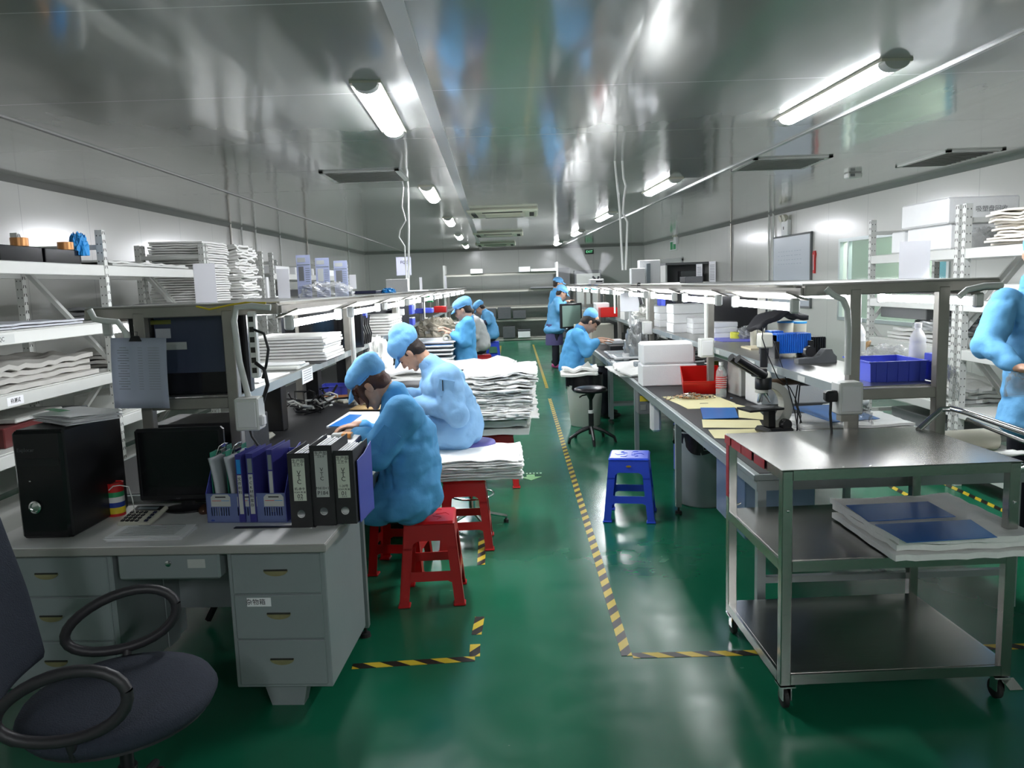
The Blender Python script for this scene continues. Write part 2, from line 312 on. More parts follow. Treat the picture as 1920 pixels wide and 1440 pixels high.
def tape(p, q, label, w_=.048):
    p = V(p); q = V(q); L_ = (q-p).length; o = MB().bb((0,-w_/2,0),(L_,w_/2,.0012)).build('floor_tape', M_TAPE)
    o.location = (p.x, p.y, .0006); o.rotation_euler = (0, 0, math.atan2(q.y-p.y, q.x-p.x)); return tag(o, label, 'floor tape')
tape((.465,3.26),(.523,11.1),'long black and yellow tape line along the right edge of the centre aisle')
tape((.541,12.2),(.59,21.2),'far black and yellow tape line at the right of the aisle, before the back shelves')
tape((.49,3.26),(2.6,3.22),'black and yellow tape line crossing under the steel cart')
tape((-.75,3.245),(-.21,3.28),'short black and yellow tape line from the desk corner toward the aisle')
tape((-.212,3.30),(-.215,3.42),'torn scrap of hazard tape at the corner of the line beside the desk')
tape((-.213,3.52),(-.205,3.72),'torn pointed scrap of hazard tape on the floor below the nearest red stool')
tape((-.225,4.45),(-.235,4.95),'hazard tape piece running under the red stool that carries the low white stack')
tape((-.28,12.2),(-.30,21.2),'far black and yellow tape line at the left of the aisle')
tape((2.90,6.5),(2.90,5.6),'hazard tape on the floor behind the right workbench, nearer the bench')
tape((3.33,7.2),(3.33,3.4),'hazard tape along the foot of the right storage racks')
# green floor arrow with a row of small marks
ar = atz(995, 893, 0); aro = thing('floor_arrow', 'small pale green arrow sticker on the floor of the centre aisle', 'floor sticker', (ar.x, ar.y, .0008))
MB().plate([(-.045,.05),(.045,.05),(.045,-.02),(.12,-.02),(0,-.13),(-.12,-.02),(-.045,-.02)], [], .001, lambda u, v, t: V((u*.8, v*1.1, t))).build('arrow', mat('pale_green',(.25,.55,.22),.5), aro)
mk = MB()
for i in range(7): mk.box((-.09+i*.03,.10,.0005),(.018,.03,.001))
mk.build('lettering', mat('pale_mark',(.45,.6,.42),.5), aro)
# ---------------------------------------------------------------- ceiling battens
E_CEIL = emi('batten_light', (.93, .95, 1.0), CEIL_E); E_TUBE = emi('rack_tube_light', (.95, .98, 1.0), TUBE_E)
def batten(x, y0, y1, rz, label, grp):
    L_ = y1-y0; t = thing('ceiling_light', label, 'ceiling light', (x, (y0+y1)/2, ZC), rz, grp)
    n = 12; vs = []; R = .066
    prof = [(R*math.cos(PI+PI*k/n), R*.62*math.sin(PI+PI*k/n)-.012) for k in range(n+1)]
    d = MB().add([(a, sy*(L_/2-.07), z) for sy in (-1, 1) for a, z in prof], [(k, k+1, n+2+k, n+1+k) for k in range(n)]+[tuple(range(n+1)), tuple(range(n+1, 2*n+2))[::-1]])
    d.build('diffuser', E_CEIL, t, smooth=True)
    MB().bb((-.085, -L_/2, -.014), (.085, L_/2, 0)).build('housing', 'cream', t)
    for sy in (-1, 1):
        p2 = [(1.03*a, 1.04*z) for a, z in prof]; s0, s1 = sorted((sy*(L_/2-.075), sy*L_/2))
        MB().add([(a, s, min(z, -.001)) for s in (s0, s1) for a, z in p2], [(k, k+1, n+2+k, n+1+k) for k in range(n)]+[tuple(range(n+1)), tuple(range(n+1, 2*n+2))[::-1], (0, n, 2*n+1, n+1)]).build('end_cap', 'rack_paint', t)
batten(-.55,-2.7,-1.3,.03,'white ceiling batten light in the left row, behind the camera','left row of ceiling lights'); batten(2.3,-2.7,-1.3,.045,'white ceiling batten light in the right row, behind the camera','right row of ceiling lights')
for i, (x, a, b_) in enumerate(((-.76,4.33,5.72),(-.905,8.75,10.15),(-.985,12.75,14.15),(-1.09,16.9,18.3),(-1.17,21.0,22.4))):
    batten(x, a, b_, .03, 'white ceiling batten light in the left row, '+ORD[i], 'left row of ceiling lights')
for i, (x, a, b_) in enumerate(((2.04,4.25,5.75),(1.85,8.8,10.2),(1.67,12.8,14.2),(1.56,17.0,18.4),(1.40,21.2,22.6))):
    batten(x, a, b_, .045, 'white ceiling batten light in the right row, '+ORD[i], 'right row of ceiling lights')
# ---------------------------------------------------------------- vents, cassettes, detectors
def vent(x, y, sx, sy, label):
    t = thing('air_vent', label, 'vent', (x, y, ZC), 0)
    f = MB()
    for k in (-1, 1): f.box((k*(sx/2-.02), 0, -.008), (.04, sy, .016)); f.box((0, k*(sy/2-.02), -.008), (sx, .04, .016))
    f.build('frame', 'rack_paint', t); MB().box((0, 0, -.002), (sx-.06, sy-.06, .003)).build('duct_opening', 'slot', t)
    n = 11
    for k in range(n): MB().box((0, -sy/2+.06+(sy-.12)*k/(n-1), -.012), (sx-.08, .03, .003), R=RX(.6)).build('louver', 'rack_paint', t)
vent(-1.38, 7.85, .75, .75, 'square slatted air vent in the ceiling left of the centre, above the left rack')
vent(2.73, 7.95, .75, .78, 'square slatted air vent in the ceiling right of the right light row')
vent(4.42, 7.98, .55, 1.0, 'dusty flush air vent in the ceiling beside the right wall')
def cassette(x, y, s, label):
    t = thing('air_conditioner', label, 'air conditioner', (x, y, ZC), -.03, 'ceiling cassette air conditioners in the centre')
    MB().box((0,0,-.025), (s, s*.98, .05), b=.02, taper=1).build('panel', 'ac_cream', t)
    MB().box((0,0,-.056), (s*.62, s*.62, .014), b=.006).build('grille', 'cream', t)
    g = MB()
    for k in range(9): g.box((0, -s*.24+k*s*.06, -.064), (s*.5, .012, .004))
    g.build('grille_bars', 'ac_cream', t)
    for k in range(4):
        MB().box((RZ(k*PI/2)@V((0, s*.41, -.052))), (s*.56 if k % 2 == 0 else .07, .07 if k % 2 == 0 else s*.56, .012)).build('air_slot', 'slot', t)
    MB().box((-s*.4, -s*.44, -.052), (.06, .03, .01)).build('display', 'black_plastic', t)
cassette(-.06, 12.1, 1.06, 'cream ceiling cassette air conditioner, nearest of the three over the aisle')
cassette(-.2, 17.1, 1.06, 'cream ceiling cassette air conditioner, middle one of the three')
cassette(-.33, 21.3, 1.06, 'cream ceiling cassette air conditioner, farthest of the three')
t = thing('smoke_detector', 'small pale box detector on the ceiling near the right wall', 'detector', (3.88, 8.9, ZC))
MB().box((0,0,-.03),(.16,.12,.06),b=.012).build('case','rack_paint',t); MB().box((-.03,-.061,-.03),(.05,.004,.03)).build('lens','gray_mid',t)
# wall fixtures on the right wall
def on_r(px, py):   # point on the right wall under a measured line of sight
    d = ray(px, py); t_ = (5.05+7.8*.052)/(d.x+.052*d.y); return V((d.x*t_, d.y*t_, HC+d.z*t_))
p = on_r(1478, 425)
t = thing('emergency_light', 'white twin-lamp emergency light on the right wall above the whiteboard', 'emergency light', (p.x-.001, p.y, p.z), .052)
MB().box((-.035,0,-.02),(.07,.26,.26),b=.01).build('box','white',t)
for k in (-1,1): MB().lathe([(.02,0),(.055,.03),(.06,.08)], (-.04,k*.075,.16), 14, RY(-PI/2-.3)).build('lamp_head','cream',t,smooth=True)
MB().box((-.071,.03,-.02),(.002,.03,.05)).build('button','slot',t)
p = on_r(1270, 450); t = thing('emergency_light', 'small emergency light over the door at the far end of the right wall', 'emergency light', (p.x-.001, p.y, p.z), .052)
MB().box((-.035,0,0),(.07,.26,.2),b=.01).build('box','white',t)
for k in (-1,1): MB().ball((-.06,k*.1,.13),.06).build('lamp_head','cream',t,smooth=True)
p = on_r(1264, 455+4); t = thing('exit_sign', 'small green and white wall sign over the right side door', 'sign', (p.x-.001, p.y, p.z-.02), .052)
MB().box((-.015,0,0),(.03,.62,.26)).build('panel','white',t)
for k in (-1,1): MB().box((-.0315,k*.15,0),(.003,.24,.2)).build('pictogram','green',t)
p = on_r(1485, 482); t = thing('whiteboard', 'gray-blue whiteboard with faint writing on the right wall', 'whiteboard', (p.x-.001, p.y, 1.72), .052)
MB().box((-.012,0,0),(.02,1.55,1.16)).build('board',mat('whiteboard_face',(.56,.60,.66),.25,coat=.4),t)
fr = MB()
for k in (-1,1): fr.box((-.018,k*.78,0),(.036,.03,1.2)); fr.box((-.018,0,k*.59),(.036,1.59,.03))
fr.build('frame','gray_mid',t)
wk = MB()
for r_ in range(4):
    for c_ in range(9): wk.box((-.0225,.5-c_*.11+random.uniform(-.02,.02),.33-r_*.07),(.001,.06,.006))
wk.build('writing',mat('faint_marker',(.22,.26,.34),.6),t)
p = on_r(1528, 492); t = thing('thermometer', 'red thermometer hanging on the right wall beside the window', 'thermometer', (p.x-.001, p.y, p.z), .052)
MB().plate([(-.03,-.17),(.03,-.17),(.035,.05),(.055,.13),(.03,.18),(-.03,.18),(-.055,.13),(-.035,.05)],[],.02,lambda u,v,w_:V((-w_,u,v))).build('plate','red',t)
MB().tube([(-.024,0,-.12),(-.024,0,.12)],.006).build('tube_glass','white',t)
# exit sign on the back wall
p = aty(1105, 472, YB-.05); t = thing('exit_sign', 'dark lit green exit sign high on the back wall', 'exit sign', (p.x, YB-.001, p.z))
MB().box((0,-.02,0),(.27,.04,.14)).build('box','black_plastic',t)
text('EXIT', .10, emi('exit_green', (.02,.5,.15), .5), t, (0,-.0425,0))
# pipes running down
def pipe(pts, r, label, m_='white_plastic', n=8, name='conduit'):
    return tag(MB().tube(pts, r, n).build(name, m_, smooth=True), label, 'pipe' if name == 'conduit' else 'cord')
pipe([(-1.10,8.9,ZC),(-1.12,8.95,2.3),(-1.16,8.98,1.62)], .011, 'thin white conduit dropping from the ceiling to the left rack')
c1 = [(-1.14,8.8,ZC),(-1.17,8.82,2.55),(-1.155,8.84,2.48),(-1.14,8.86,2.40),(-1.21,8.88,2.30),(-1.23,8.9,2.22),(-1.17,8.9,2.12),(-1.17,8.93,1.62)]
tag(MB().tube(c1,.009,8).build('ceiling_flex','white_plastic',smooth=True),'loose white power cord kinked beside the left drop conduit','cord')
tag(MB().tube([(1.02,7.45,ZC),(1.06,7.45,2.3),(1.08,7.47,1.75)],.010,8).build('ceiling_flex','white_plastic',smooth=True),'left one of the two white cords hanging from the ceiling to the right rack','cord')
tag(MB().tube([(1.09,7.45,ZC),(1.10,7.45,2.6),(1.12,7.45,2.53),(1.10,7.45,2.42),(1.09,7.46,2.28),(1.13,7.46,2.2),(1.12,7.47,1.95),(1.11,7.47,1.75)],.010,8).build('ceiling_flex','white_plastic',smooth=True),'right, kinked one of the two white cords hanging to the right rack','cord')
for i, px in enumerate((452, 472, 497, 541, 590, 665)):
    y = XL/((px-958)/FPX)*.985
    pipe([(XL+.03,y,ZC),(XL+.03,y,1.4 if i < 3 else 1.0)], .016 if i % 2 else .02, 'vertical conduit on the left wall, '+ORD[i], 'dull_steel' if i in (0, 4) else 'rack_paint')
for i, px in enumerate((1373, 1444, 1452)):
    p = on_r(px, 460); pipe([(p.x-.025,p.y,0.9 if i else 0.3),(p.x-.025,p.y,ZC)], .018, 'dark conduit line down the right wall before the whiteboard' if i == 0 else ('pale conduit down the right wall, left of the whiteboard pair','pale conduit down the right wall, nearer of the pair','far pale conduit down the right wall near the corner')[i-1], 'dull_steel' if i == 0 else 'rack_paint')
# ---------------------------------------------------------------- work benches
TZ = .74
def bench(x0, x1, y0, y1, label, drawer_y=()):
    cx = (x0+x1)/2; t = thing('workbench', label, 'workbench', (cx, y0, 0)); hx = (x1-x0)/2; L_ = y1-y0
    MB().box((0, L_/2, TZ-.015), (2*hx, L_, .03), b=.004).build('tabletop', 'table_frame', t)
    MB().box((0, L_/2, TZ+.0015), (2*hx-.06, L_-.04, .003)).build('rubber_mat', 'black_mat', t)
    fr = MB()
    for s in (-1, 1): fr.box((s*(hx-.03), L_/2, TZ-.055), (.03, L_-.02, .05))
    fr.box((0, .03, TZ-.055), (2*hx-.06, .03, .05)); fr.box((0, L_-.03, TZ-.055), (2*hx-.06, .03, .05)); fr.build('apron', 'table_frame', t)
    n = max(2, int(round(L_/1.8))+1)
    for i in range(n):
        y = .045+(L_-.09)*i/(n-1)
        for s in (-1, 1):
            lg = MB().box((s*(hx-.045), y, (TZ-.08+.05)/2), (.04, .04, TZ-.13)).build('leg', 'table_frame', t)
            MB().lathe([(.008,.05),(.008,.02),(.022,.018),(.026,0)], (s*(hx-.045), y, 0), 12).build('levelling_foot', 'rubber', lg)
        if i in (0, n-1): MB().box((0, y, .22), (2*hx-.13, .03, .03)).build('crossbar', 'table_frame', t)
    MB().box((0, L_/2, .22), (.03, L_-.1, .03)).build('long_rail', 'table_frame', t)
    return t
RX0, RX1 = 1.10, 2.38
bench(RX0, RX1, 3.50, 9.0, 'long steel workbench with a black mat, right of the aisle, near half')
bench(RX0, RX1, 9.06, 19.6, 'long steel workbench behind the seated man, right of the aisle, far half')
LX0, LX1 = -2.22, -.70
bench(LX0, LX1, 3.50, 9.6, 'long steel workbench with a black mat, left of the aisle, near half')
bench(LX0, LX1, 9.66, 19.6, 'long steel workbench left of the aisle, far half beyond the standing woman')
# racks standing on the benches
def rack(xa, xb, bx0, bx1, y0, y1, mz, label):
    t = thing('bench_rack', label, 'shelf rack', ((xa+xb)/2, y0, TZ+.003)); cx = (xa+xb)/2; hx = (xb-xa)/2; H = 1.575-TZ; L_ = y1-y0; mzl = mz-TZ
    n = int(round(L_/2.55))+1
    for i in range(n):
        y = L_*i/(n-1)
        for s in (-1, 1):
            MB().box((s*hx, y, H/2), (.05, .05, H), b=.004).build('post', 'dull_steel', t)
        MB().box(((bx0+bx1)/2-cx, y, H+.0), (bx1-bx0, .045, .05), b=.004).build('top_beam', 'dull_steel', t)
        MB().box((0, y, mzl-.012), (2*hx-.05, .045, .05), b=.003).build('shelf_beam', 'dull_steel', t)
    for x in (bx0-cx, bx1-cx):
        MB().box((x, L_/2, H-.005), (.025, L_, .035)).build('side_rail', 'dull_steel', t)
    MB().box(((bx0+bx1)/2-cx, L_/2, H+.028), (bx1-bx0+.01, L_, .006)).build('top_sheet', 'steel', t)
    MB().box((0, L_/2, mzl+.016), (2*hx+.04, L_-.06, .006)).build('shelf_sheet', 'steel', t)
    for s in (-1, 1): MB().box((s*(hx+.02), L_/2, mzl-.004), (.006, L_-.06, .045)).build('shelf_lip', 'table_frame', t)
    return t
MZR, MZL = 1.105, 1.165
rack(1.56, 1.96, 1.33, 2.21, 3.54, 18.8, MZR, 'steel two-level rack standing along the right workbench')
rack(-1.68, -1.28, -1.92, -1.05, 3.54, 18.8, MZL, 'steel two-level rack standing along the left workbench')
def rack_lamp(x, y0, L_, lean, label, grp):
    t = thing('tube_lamp', label, 'tube lamp', (x, y0, 1.513), 0, grp)
    MB().box((0, L_/2, .040), (.112, L_+.04, .008), R=RY(lean)).build('reflector', 'dull_steel', t)
    MB().tube([(0,.03,-.012),(0,L_-.03,-.012)], .019, 10).build('tube', E_TUBE, t, smooth=True)
    for y in (.012, L_-.012): MB().box((0, y, -.006), (.045, .03, .07), b=.008).build('lamp_holder', 'white_plastic', t)
for i in range(10):
    y = 3.66+i*1.42 if i else 3.66
    rack_lamp(-1.045, y, 1.08, -.35, 'fluorescent tube under the aisle edge of the left rack, '+ORD[i], 'tubes along the aisle edge of the left rack')
    if i < 3: rack_lamp(-1.90, y, 1.08, .35, 'fluorescent tube under the wall edge of the left rack, '+ORD[i], 'tubes along the wall edge of the left rack')
for i in range(11):
    y = 3.62+i*1.33
    rack_lamp(1.325, y, .98, .35, 'fluorescent tube under the aisle edge of the right rack, '+ORD[i], 'tubes along the aisle edge of the right rack')
    if i < 6: rack_lamp(2.18, y, .98, -.35, 'fluorescent tube under the wall edge of the right rack, '+ORD[i], 'tubes along the wall edge of the right rack')
# conduits and outlet boxes on the posts
def outlet(loc, label, s=1, rz=0):
    t = thing('outlet_box', label, 'outlet box', loc, rz)
    MB().box((0,0,0),(.085*s,.075*s,.115*s),b=.006).build('box','white_plastic',t); MB().box((s*.0*.04,-.039*s,0),(.065*s,.006,.09*s),b=.002).build('face_plate','white',t)
    return t
def dropc(pts, label): return tag(MB().tube(pts,.014,10).build('conduit','white_plastic',smooth=True), label, 'pipe')
dropc([(1.40,3.46,1.585),(1.43,3.45,1.555),(1.47,3.445,1.535),(1.49,3.445,1.49),(1.497,3.445,1.40),(1.497,3.445,1.20)], 'bent white conduit on the near post of the right rack')
dropc([(2.18,3.46,1.575),(2.10,3.455,1.575),(2.02,3.45,1.56),(1.985,3.45,1.53)], 'short bent cable sleeve at the right end of the near beam')
dropc([(-1.86,3.455,1.60),(-1.84,3.45,1.56),(-1.80,3.45,1.55),(-1.74,3.45,1.545),(-1.705,3.45,1.49),(-1.70,3.45,1.38),(-1.70,3.45,1.25)], 'bent white conduit hooked under the left end of the left rack beam')
dropc([(-1.06,3.455,1.585),(-1.14,3.45,1.595),(-1.21,3.45,1.59),(-1.225,3.45,1.53),(-1.215,3.45,1.35),(-1.185,3.45,1.18)], 'white conduit running down the near right post of the left rack')
ob = outlet((1.49,3.43,1.10), 'white outlet box with a black plug on the near post of the right rack', 1.25)
MB().box((-.075,-.01,.01),(.06,.045,.05),b=.01).build('plug','black_plastic',ob); MB().tube([(-.075,-.01,-.01),(-.078,-.012,-.07),(-.07,-.02,-.2),(-.05,-.03,-.33)],.006).build('cable','black_plastic',ob,smooth=True)
MB().box((0,.0,-.085),(.07,.05,.04)).build('bracket','dull_steel',ob)
ob = outlet((-1.175,3.42,1.12), 'white outlet box with a white plug on the near post of the left rack', 1.25)
MB().box((.055,-.02,-.03),(.035,.045,.05),b=.008).build('plug','white',ob); MB().tube([(.0,-.02,-.07),(.01,-.03,-.10),(.06,-.03,-.18),(.09,-.02,-.28)],.005).build('cable','black_plastic',ob,smooth=True)
dropc([(1.50,5.98,1.52),(1.50,5.98,1.18)], 'straight white conduit on the second post of the right rack'); outlet((1.49,5.94,1.12), 'white outlet box on the second post of the right rack', 1.25)
dropc([(1.50,8.55,1.52),(1.50,8.55,1.22)], 'straight white conduit on the third post of the right rack'); outlet((1.49,8.5,1.13), 'white outlet box on the third post of the right rack', 1.2)
dropc([(-1.22,6.0,1.52),(-1.22,6.0,.76)], 'white conduit down the second post of the left rack'); dropc([(-1.22,8.5,1.52),(-1.22,8.5,.95)], 'white conduit down the third post of the left rack')
dropc([(1.46,10.9,1.52),(1.46,10.9,1.2)], 'white conduit on the fourth post of the right rack')
dropc([(-1.22,11.05,1.52),(-1.22,11.05,.95)], 'white conduit down the fourth post of the left rack')
t = thing('power_strip', 'white upright power strip with a row of sockets, strapped to the left rack post', 'power strip', (-1.16,3.50,1.42))
MB().box((0,0,0),(.035,.04,.30),b=.006).build('body','white_plastic',t)
for k in range(6): MB().box((.0,-.021,.115-.046*k),(.02,.003,.024)).build('socket','slot',t)
tag(MB().tube([(-1.15,3.47,1.49),(-1.10,3.46,1.47),(-1.085,3.46,1.40),(-1.10,3.46,1.33),(-1.12,3.46,1.27)],.006).build('cable','black_plastic',smooth=True),'black cable looping from the upper socket of the upright power strip','cable')
tag(MB().tube([(-1.15,3.47,1.34),(-1.11,3.46,1.31),(-1.10,3.46,1.24),(-1.13,3.46,1.16),(-1.145,3.47,1.12)],.009).build('cable','black_plastic',smooth=True),'thick black cable below the upright power strip','cable')
tag(MB().tube([(-1.39,3.46,1.60),(-1.33,3.455,1.585),(-1.25,3.455,1.60),(-1.17,3.455,1.61),(-1.08,3.455,1.605)],.004).build('cable','yellow',smooth=True),'thin yellow wire lying across the near beam of the left rack','cable')
# ---------------------------------------------------------------- storage racking along the walls
RP = mat('rack_pad', (.60,.61,.58), .42)
def st_post(parent, x, y, H, face=1):
    h = MB().use(MX('rack_paint')).box((x,y,H/2),(.05,.045,H)).use(MX('slot'))
    for k in range(int(H/.06)):
        for s in (-1,1): h.box((x+s*.013, y-.0226, .05+k*.06), (.005,.002,.010)); 
        for s in (-1,1): h.box((x+face*.0252, y+s*.012, .05+k*.06+.02), (.002,.006,.022), R=RX(.3*s))
    h.build('post',None,parent)
def racking(xf, xb_, ys, zs, H, label, board=True):
    face = 1 if xf > xb_ else -1
    t = thing('storage_rack', label, 'storage rack', (xf, ys[0], 0))
    for y in ys:
        yy = y-ys[0]
        for x in (0, xb_-xf): st_post(t, x, yy, H, face)
        fb = MB(); dx = xb_-xf
        for z in (H-.12, .35): fb.box((dx/2, yy, z), (abs(dx), .03, .035))
        for z0, z1 in ((.4, 1.15), (1.9, 1.2)):
            a = V((dx*.02, yy, z1)); b_ = V((dx*.98, yy, z0)); fb.tube([a, b_], .022, 4)
        fb.build('end_brace','rack_paint',t)
    for i in range(len(ys)-1):
        y0, y1 = ys[i]-ys[0], ys[i+1]-ys[0]
        for z in zs:
            MB().box((0,(y0+y1)/2,z-.035),(.045,y1-y0-.05,.075),b=.004).build('beam','rack_paint',t)
            MB().box((xb_-xf,(y0+y1)/2,z-.035),(.045,y1-y0-.05,.075)).build('beam','rack_paint',t)
            if board: MB().box(((xb_-xf)/2,(y0+y1)/2,z),(abs(xb_-xf)-.03,y1-y0-.02,.012)).build('shelf_board','rack_paint',t)
    return t
ZL = (.78, 1.115, 1.475, 1.88); ZR = (.20, .60, 1.045, 1.41, 1.80)
rl3 = racking(-2.9, -3.5, (7.52, 9.2), (.3,.78,1.115,1.50), 2.13, 'white storage rack along the left wall, loaded with tall white foam stacks')
rl = racking(-2.9, -3.5, (3.3, 5.62, 7.45), ZL+(.3,), 2.13, 'white perforated storage rack along the left wall')
rl2 = racking(-2.9, -3.5, (9.6, 11.8, 14.0), ZL+(.3,), 2.13, 'farther white storage rack along the left wall, beyond the tall white stacks')
rr = racking(3.4, 4.0, (5.93, 7.35), ZR, 2.13, 'white perforated storage rack by the right wall, carrying the foam boxes')
rr2 = racking(3.4, 4.0, (3.9, 5.84), ZR, 2.13, 'white storage rack by the right wall behind the standing worker')
text('FQC', .035, 'ink', rl, (.0235, 1.08, 1.437), (PI/2,0,PI/2)); MB().box((.0232,1.12,1.437),(.001,.17,.05)).build('label_card','label_gray',rl)
MB().box((.0232,1.15,1.08),(.001,.15,.05)).build('label_card','paper',rl); text('待测试', .03, 'ink', rl, (.0245,1.15,1.08), (PI/2,0,PI/2))
# ---------------------------------------------------------------- steel shelving before the back wall
bs = thing('back_shelf', 'wide steel shelving unit across the back wall', 'shelving', (-.35, 23.2, 0))
BZ = (.08, .64, 1.02, 1.50, 1.99)
for x in (-1.55, 1.75):
    for y in (-.28,.28): MB().box((x,y,1.13),(.06,.05,2.26)).build('post','rack_paint',bs)
for z in BZ:
    MB().box((.1,0,z),(3.3,.6,.02)).build('shelf_board','cream_metal',bs); MB().box((.1,-.29,z-.03),(3.3,.02,.07)).build('beam','cream_metal',bs)
def simple_box(loc, d, m_, label, name='box', cat='box', grp=None, rz=0, b=.006, lid=None):
    if lid:
        t = thing(name, label, cat, loc, rz, grp); MB().box((0,0,d[2]*.38),(d[0],d[1],d[2]*.76),b=b).build('base',m_,t); MB().box((0,0,d[2]*.885),(d[0]*1.02,d[1]*1.02,d[2]*.22),b=b).build('lid',lid,t); return t
    o = MB().box((0,0,d[2]/2),d,b=b).build(name,m_); o.location = loc; o.rotation_euler = (0,0,rz); return tag(o,label,cat,grp)
for i,(x,w_,h_) in enumerate(((-.95,.20,.33),(-.62,.40,.33),(-.18,.38,.35),(.26,.38,.24))):
    simple_box((x,23.05,BZ[1]+.01),(w_,.45,h_),'gray_box','dark gray slatted carton on the second back shelf, '+('leftmost narrow one','second from the left','third from the left, tallest','rightmost low one')[i],grp='dark cartons on the back shelving')
simple_box((-.06,23.05,BZ[0]+.01),(.36,.45,.34),'gray_box','dark gray carton on the bottom back shelf beside the white box')
simple_box((.38,23.05,BZ[0]+.01),(.36,.45,.24),'white','white open box of parts on the bottom back shelf',lid='gray_box')
simple_box((-.62,23.05,BZ[0]+.01),(.34,.4,.05),'rack_paint','flat pale box on the bottom back shelf at the left')
simple_box((-.95,23.0,BZ[4]+.01),(.35,.35,.13),'foam','white foam box on the top back shelf at the left')
simple_box((.45,23.0,BZ[4]+.01),(.33,.35,.15),'foam','white foam box on the top back shelf at the centre')
simple_box((1.0,23.0,BZ[4]+.01),(.75,.4,.08),'rack_paint','flat pale stack on the top back shelf at the right')
simple_box((.95,23.0,BZ[3]+.01),(.7,.4,.05),'gray_mid','flat gray tray on the fourth back shelf at the right')
simple_box((1.62,23.85,.0),(.42,.4,2.1),'gray_mid','tall gray locker behind the right end of the back shelving',name='locker',cat='locker')
t = thing('wall_cabinet','gray electrical cabinet on the floor at the back right','cabinet',(2.35,23.6,0)); MB().box((0,0,1.0),(.8,.5,2.0),b=.01).build('body','gray_mid',t); MB().box((0,-.256,1.0),(.7,.012,1.8)).build('door','rack_paint',t)
t = thing('dark_cabinet','dark open cabinet by the right wall, seen over the right rack','cabinet',(3.95,17.5,0)); MB().box((0,.28,.98),(1.0,.04,1.96)).build('back','gray_mid',t)
for k in (-1,1): MB().box((k*.5,0,.98),(.04,.56,1.96)).build('side_panel','rack_paint',t)
MB().box((0,0,1.98),(1.04,.6,.05)).build('top','gray_mid',t)
for z in (.3,.9,1.5): MB().box((0,0,z),(.96,.5,.03)).build('shelf','gray_mid',t)
simple_box((4.0,17.4,1.52),(.45,.35,.3),'gray_box','dark box inside the dark cabinet by the right wall')
# ---------------------------------------------------------------- people
TEX = bpy.data.textures.new('folds', 'CLOUDS'); TEX.noise_scale = .11; TEX.noise_depth = 2
TEXM = bpy.data.textures.new('cloth_creases', 'MARBLE'); TEXM.noise_scale = .16; TEXM.turbulence = 9; TEXM.marble_type = 'SHARP'; TEXM.noise_depth = 1
TEXS = bpy.data.textures.new('fine_folds', 'CLOUDS'); TEXS.noise_scale = .035
def organic(o, vox, fold=0, tex=None, sm=3, sub=False):
    m = o.modifiers.new('skin_over', 'REMESH'); m.mode = 'VOXEL'; m.voxel_size = vox; m.use_smooth_shade = True
    m = o.modifiers.new('soften', 'SMOOTH'); m.factor = .5; m.iterations = sm
    if fold:
        m = o.modifiers.new('folds', 'DISPLACE'); m.texture = tex or TEX; m.strength = fold; m.mid_level = .5; m.texture_coords = 'LOCAL'
    return o
def limb(mb, pts, rs, n=12):
    for i in range(len(pts)-1): mb.cone(pts[i], pts[i+1], rs[i], rs[i+1], n)
def hand(mb, w_, d, palm, s=1, curl=.5, thumb=1):
    # w_ wrist, d direction the hand points, palm normal (towards the palm side)
    d = V(d).normalized(); palm = (V(palm)-d*V(palm).dot(d)).normalized(); sd = d.cross(palm)*thumb; w_ = V(w_)
    R = Matrix((d, sd, palm)).transposed()
    mb.ball(w_+d*.045*s, (.050*s, .041*s, .016*s), R, 12, 8)
    mb.cone(w_-d*.02*s, w_+d*.03*s, .024*s, .026*s, 10)
    for k, (o, L_) in enumerate(((.029,.070),(.010,.078),(-.010,.072),(-.028,.058))):
        p = w_+d*.082*s+sd*o*s; a = curl*(.35+.05*k); dd = d
        for seg, f, r in ((.45,.0085,.0085),(.3,.008,.008),(.25,.0075,.007)):
            dd = (dd*math.cos(a)+palm*math.sin(a)); q = p+dd*L_*seg*s+sd*o*.06*s; mb.cone(p, q, r*s, f*s, 8); p = q; a = curl*.55
    p = w_+d*.022*s+sd*.030*s; q = p+(d*.55+sd*.55+palm*.35).normalized()*.042*s; mb.cone(p, q, .0125*s, .010*s, 8)
    mb.cone(q, q+(d*.85+sd*.1+palm*.35).normalized()*.032*s, .010*s, .0082*s, 8)
def headframe(fx, nod, tilt=0):
    # facing direction fx (unit, horizontal), nod downwards
    f = V(fx).normalized(); up = V((0,0,1)); side = up.cross(f); c, s_ = math.cos(nod), math.sin(nod)
    F = f*c-up*s_; U = up*c+f*s_; return Matrix((F, side, U)).transposed()
def head(mb, c, R, s=1):
    def P(x, y, z): return V(c)+R@V((x*s, y*s, z*s))
    def B(x, y, z, rx, ry, rz, n=14): mb.ball(P(x,y,z), (rx*s,ry*s,rz*s), R, n, 10)
    B(-.015,0,.035,.092,.075,.080); B(.022,0,-.018,.066,.062,.082); B(.038,0,-.072,.040,.042,.036); B(.060,0,-.098,.022,.024,.017)
    B(.064,0,.018,.022,.050,.014); B(.058,.033,-.028,.022,.024,.022); B(.058,-.033,-.028,.022,.024,.022)
    mb.cone(P(.083,0,.006), P(.101,0,-.030), .008*s, .0115*s, 8); B(.092,.010,-.034,.009,.008,.007); B(.092,-.010,-.034,.009,.008,.007)
    B(.084,0,-.058,.011,.022,.0065); B(.081,0,-.070,.011,.019,.0065)
    for k in (-1, 1):
        B(-.005,k*.074,-.012,.018,.007,.031); B(-.012,k*.083,-.004,.014,.007,.020)
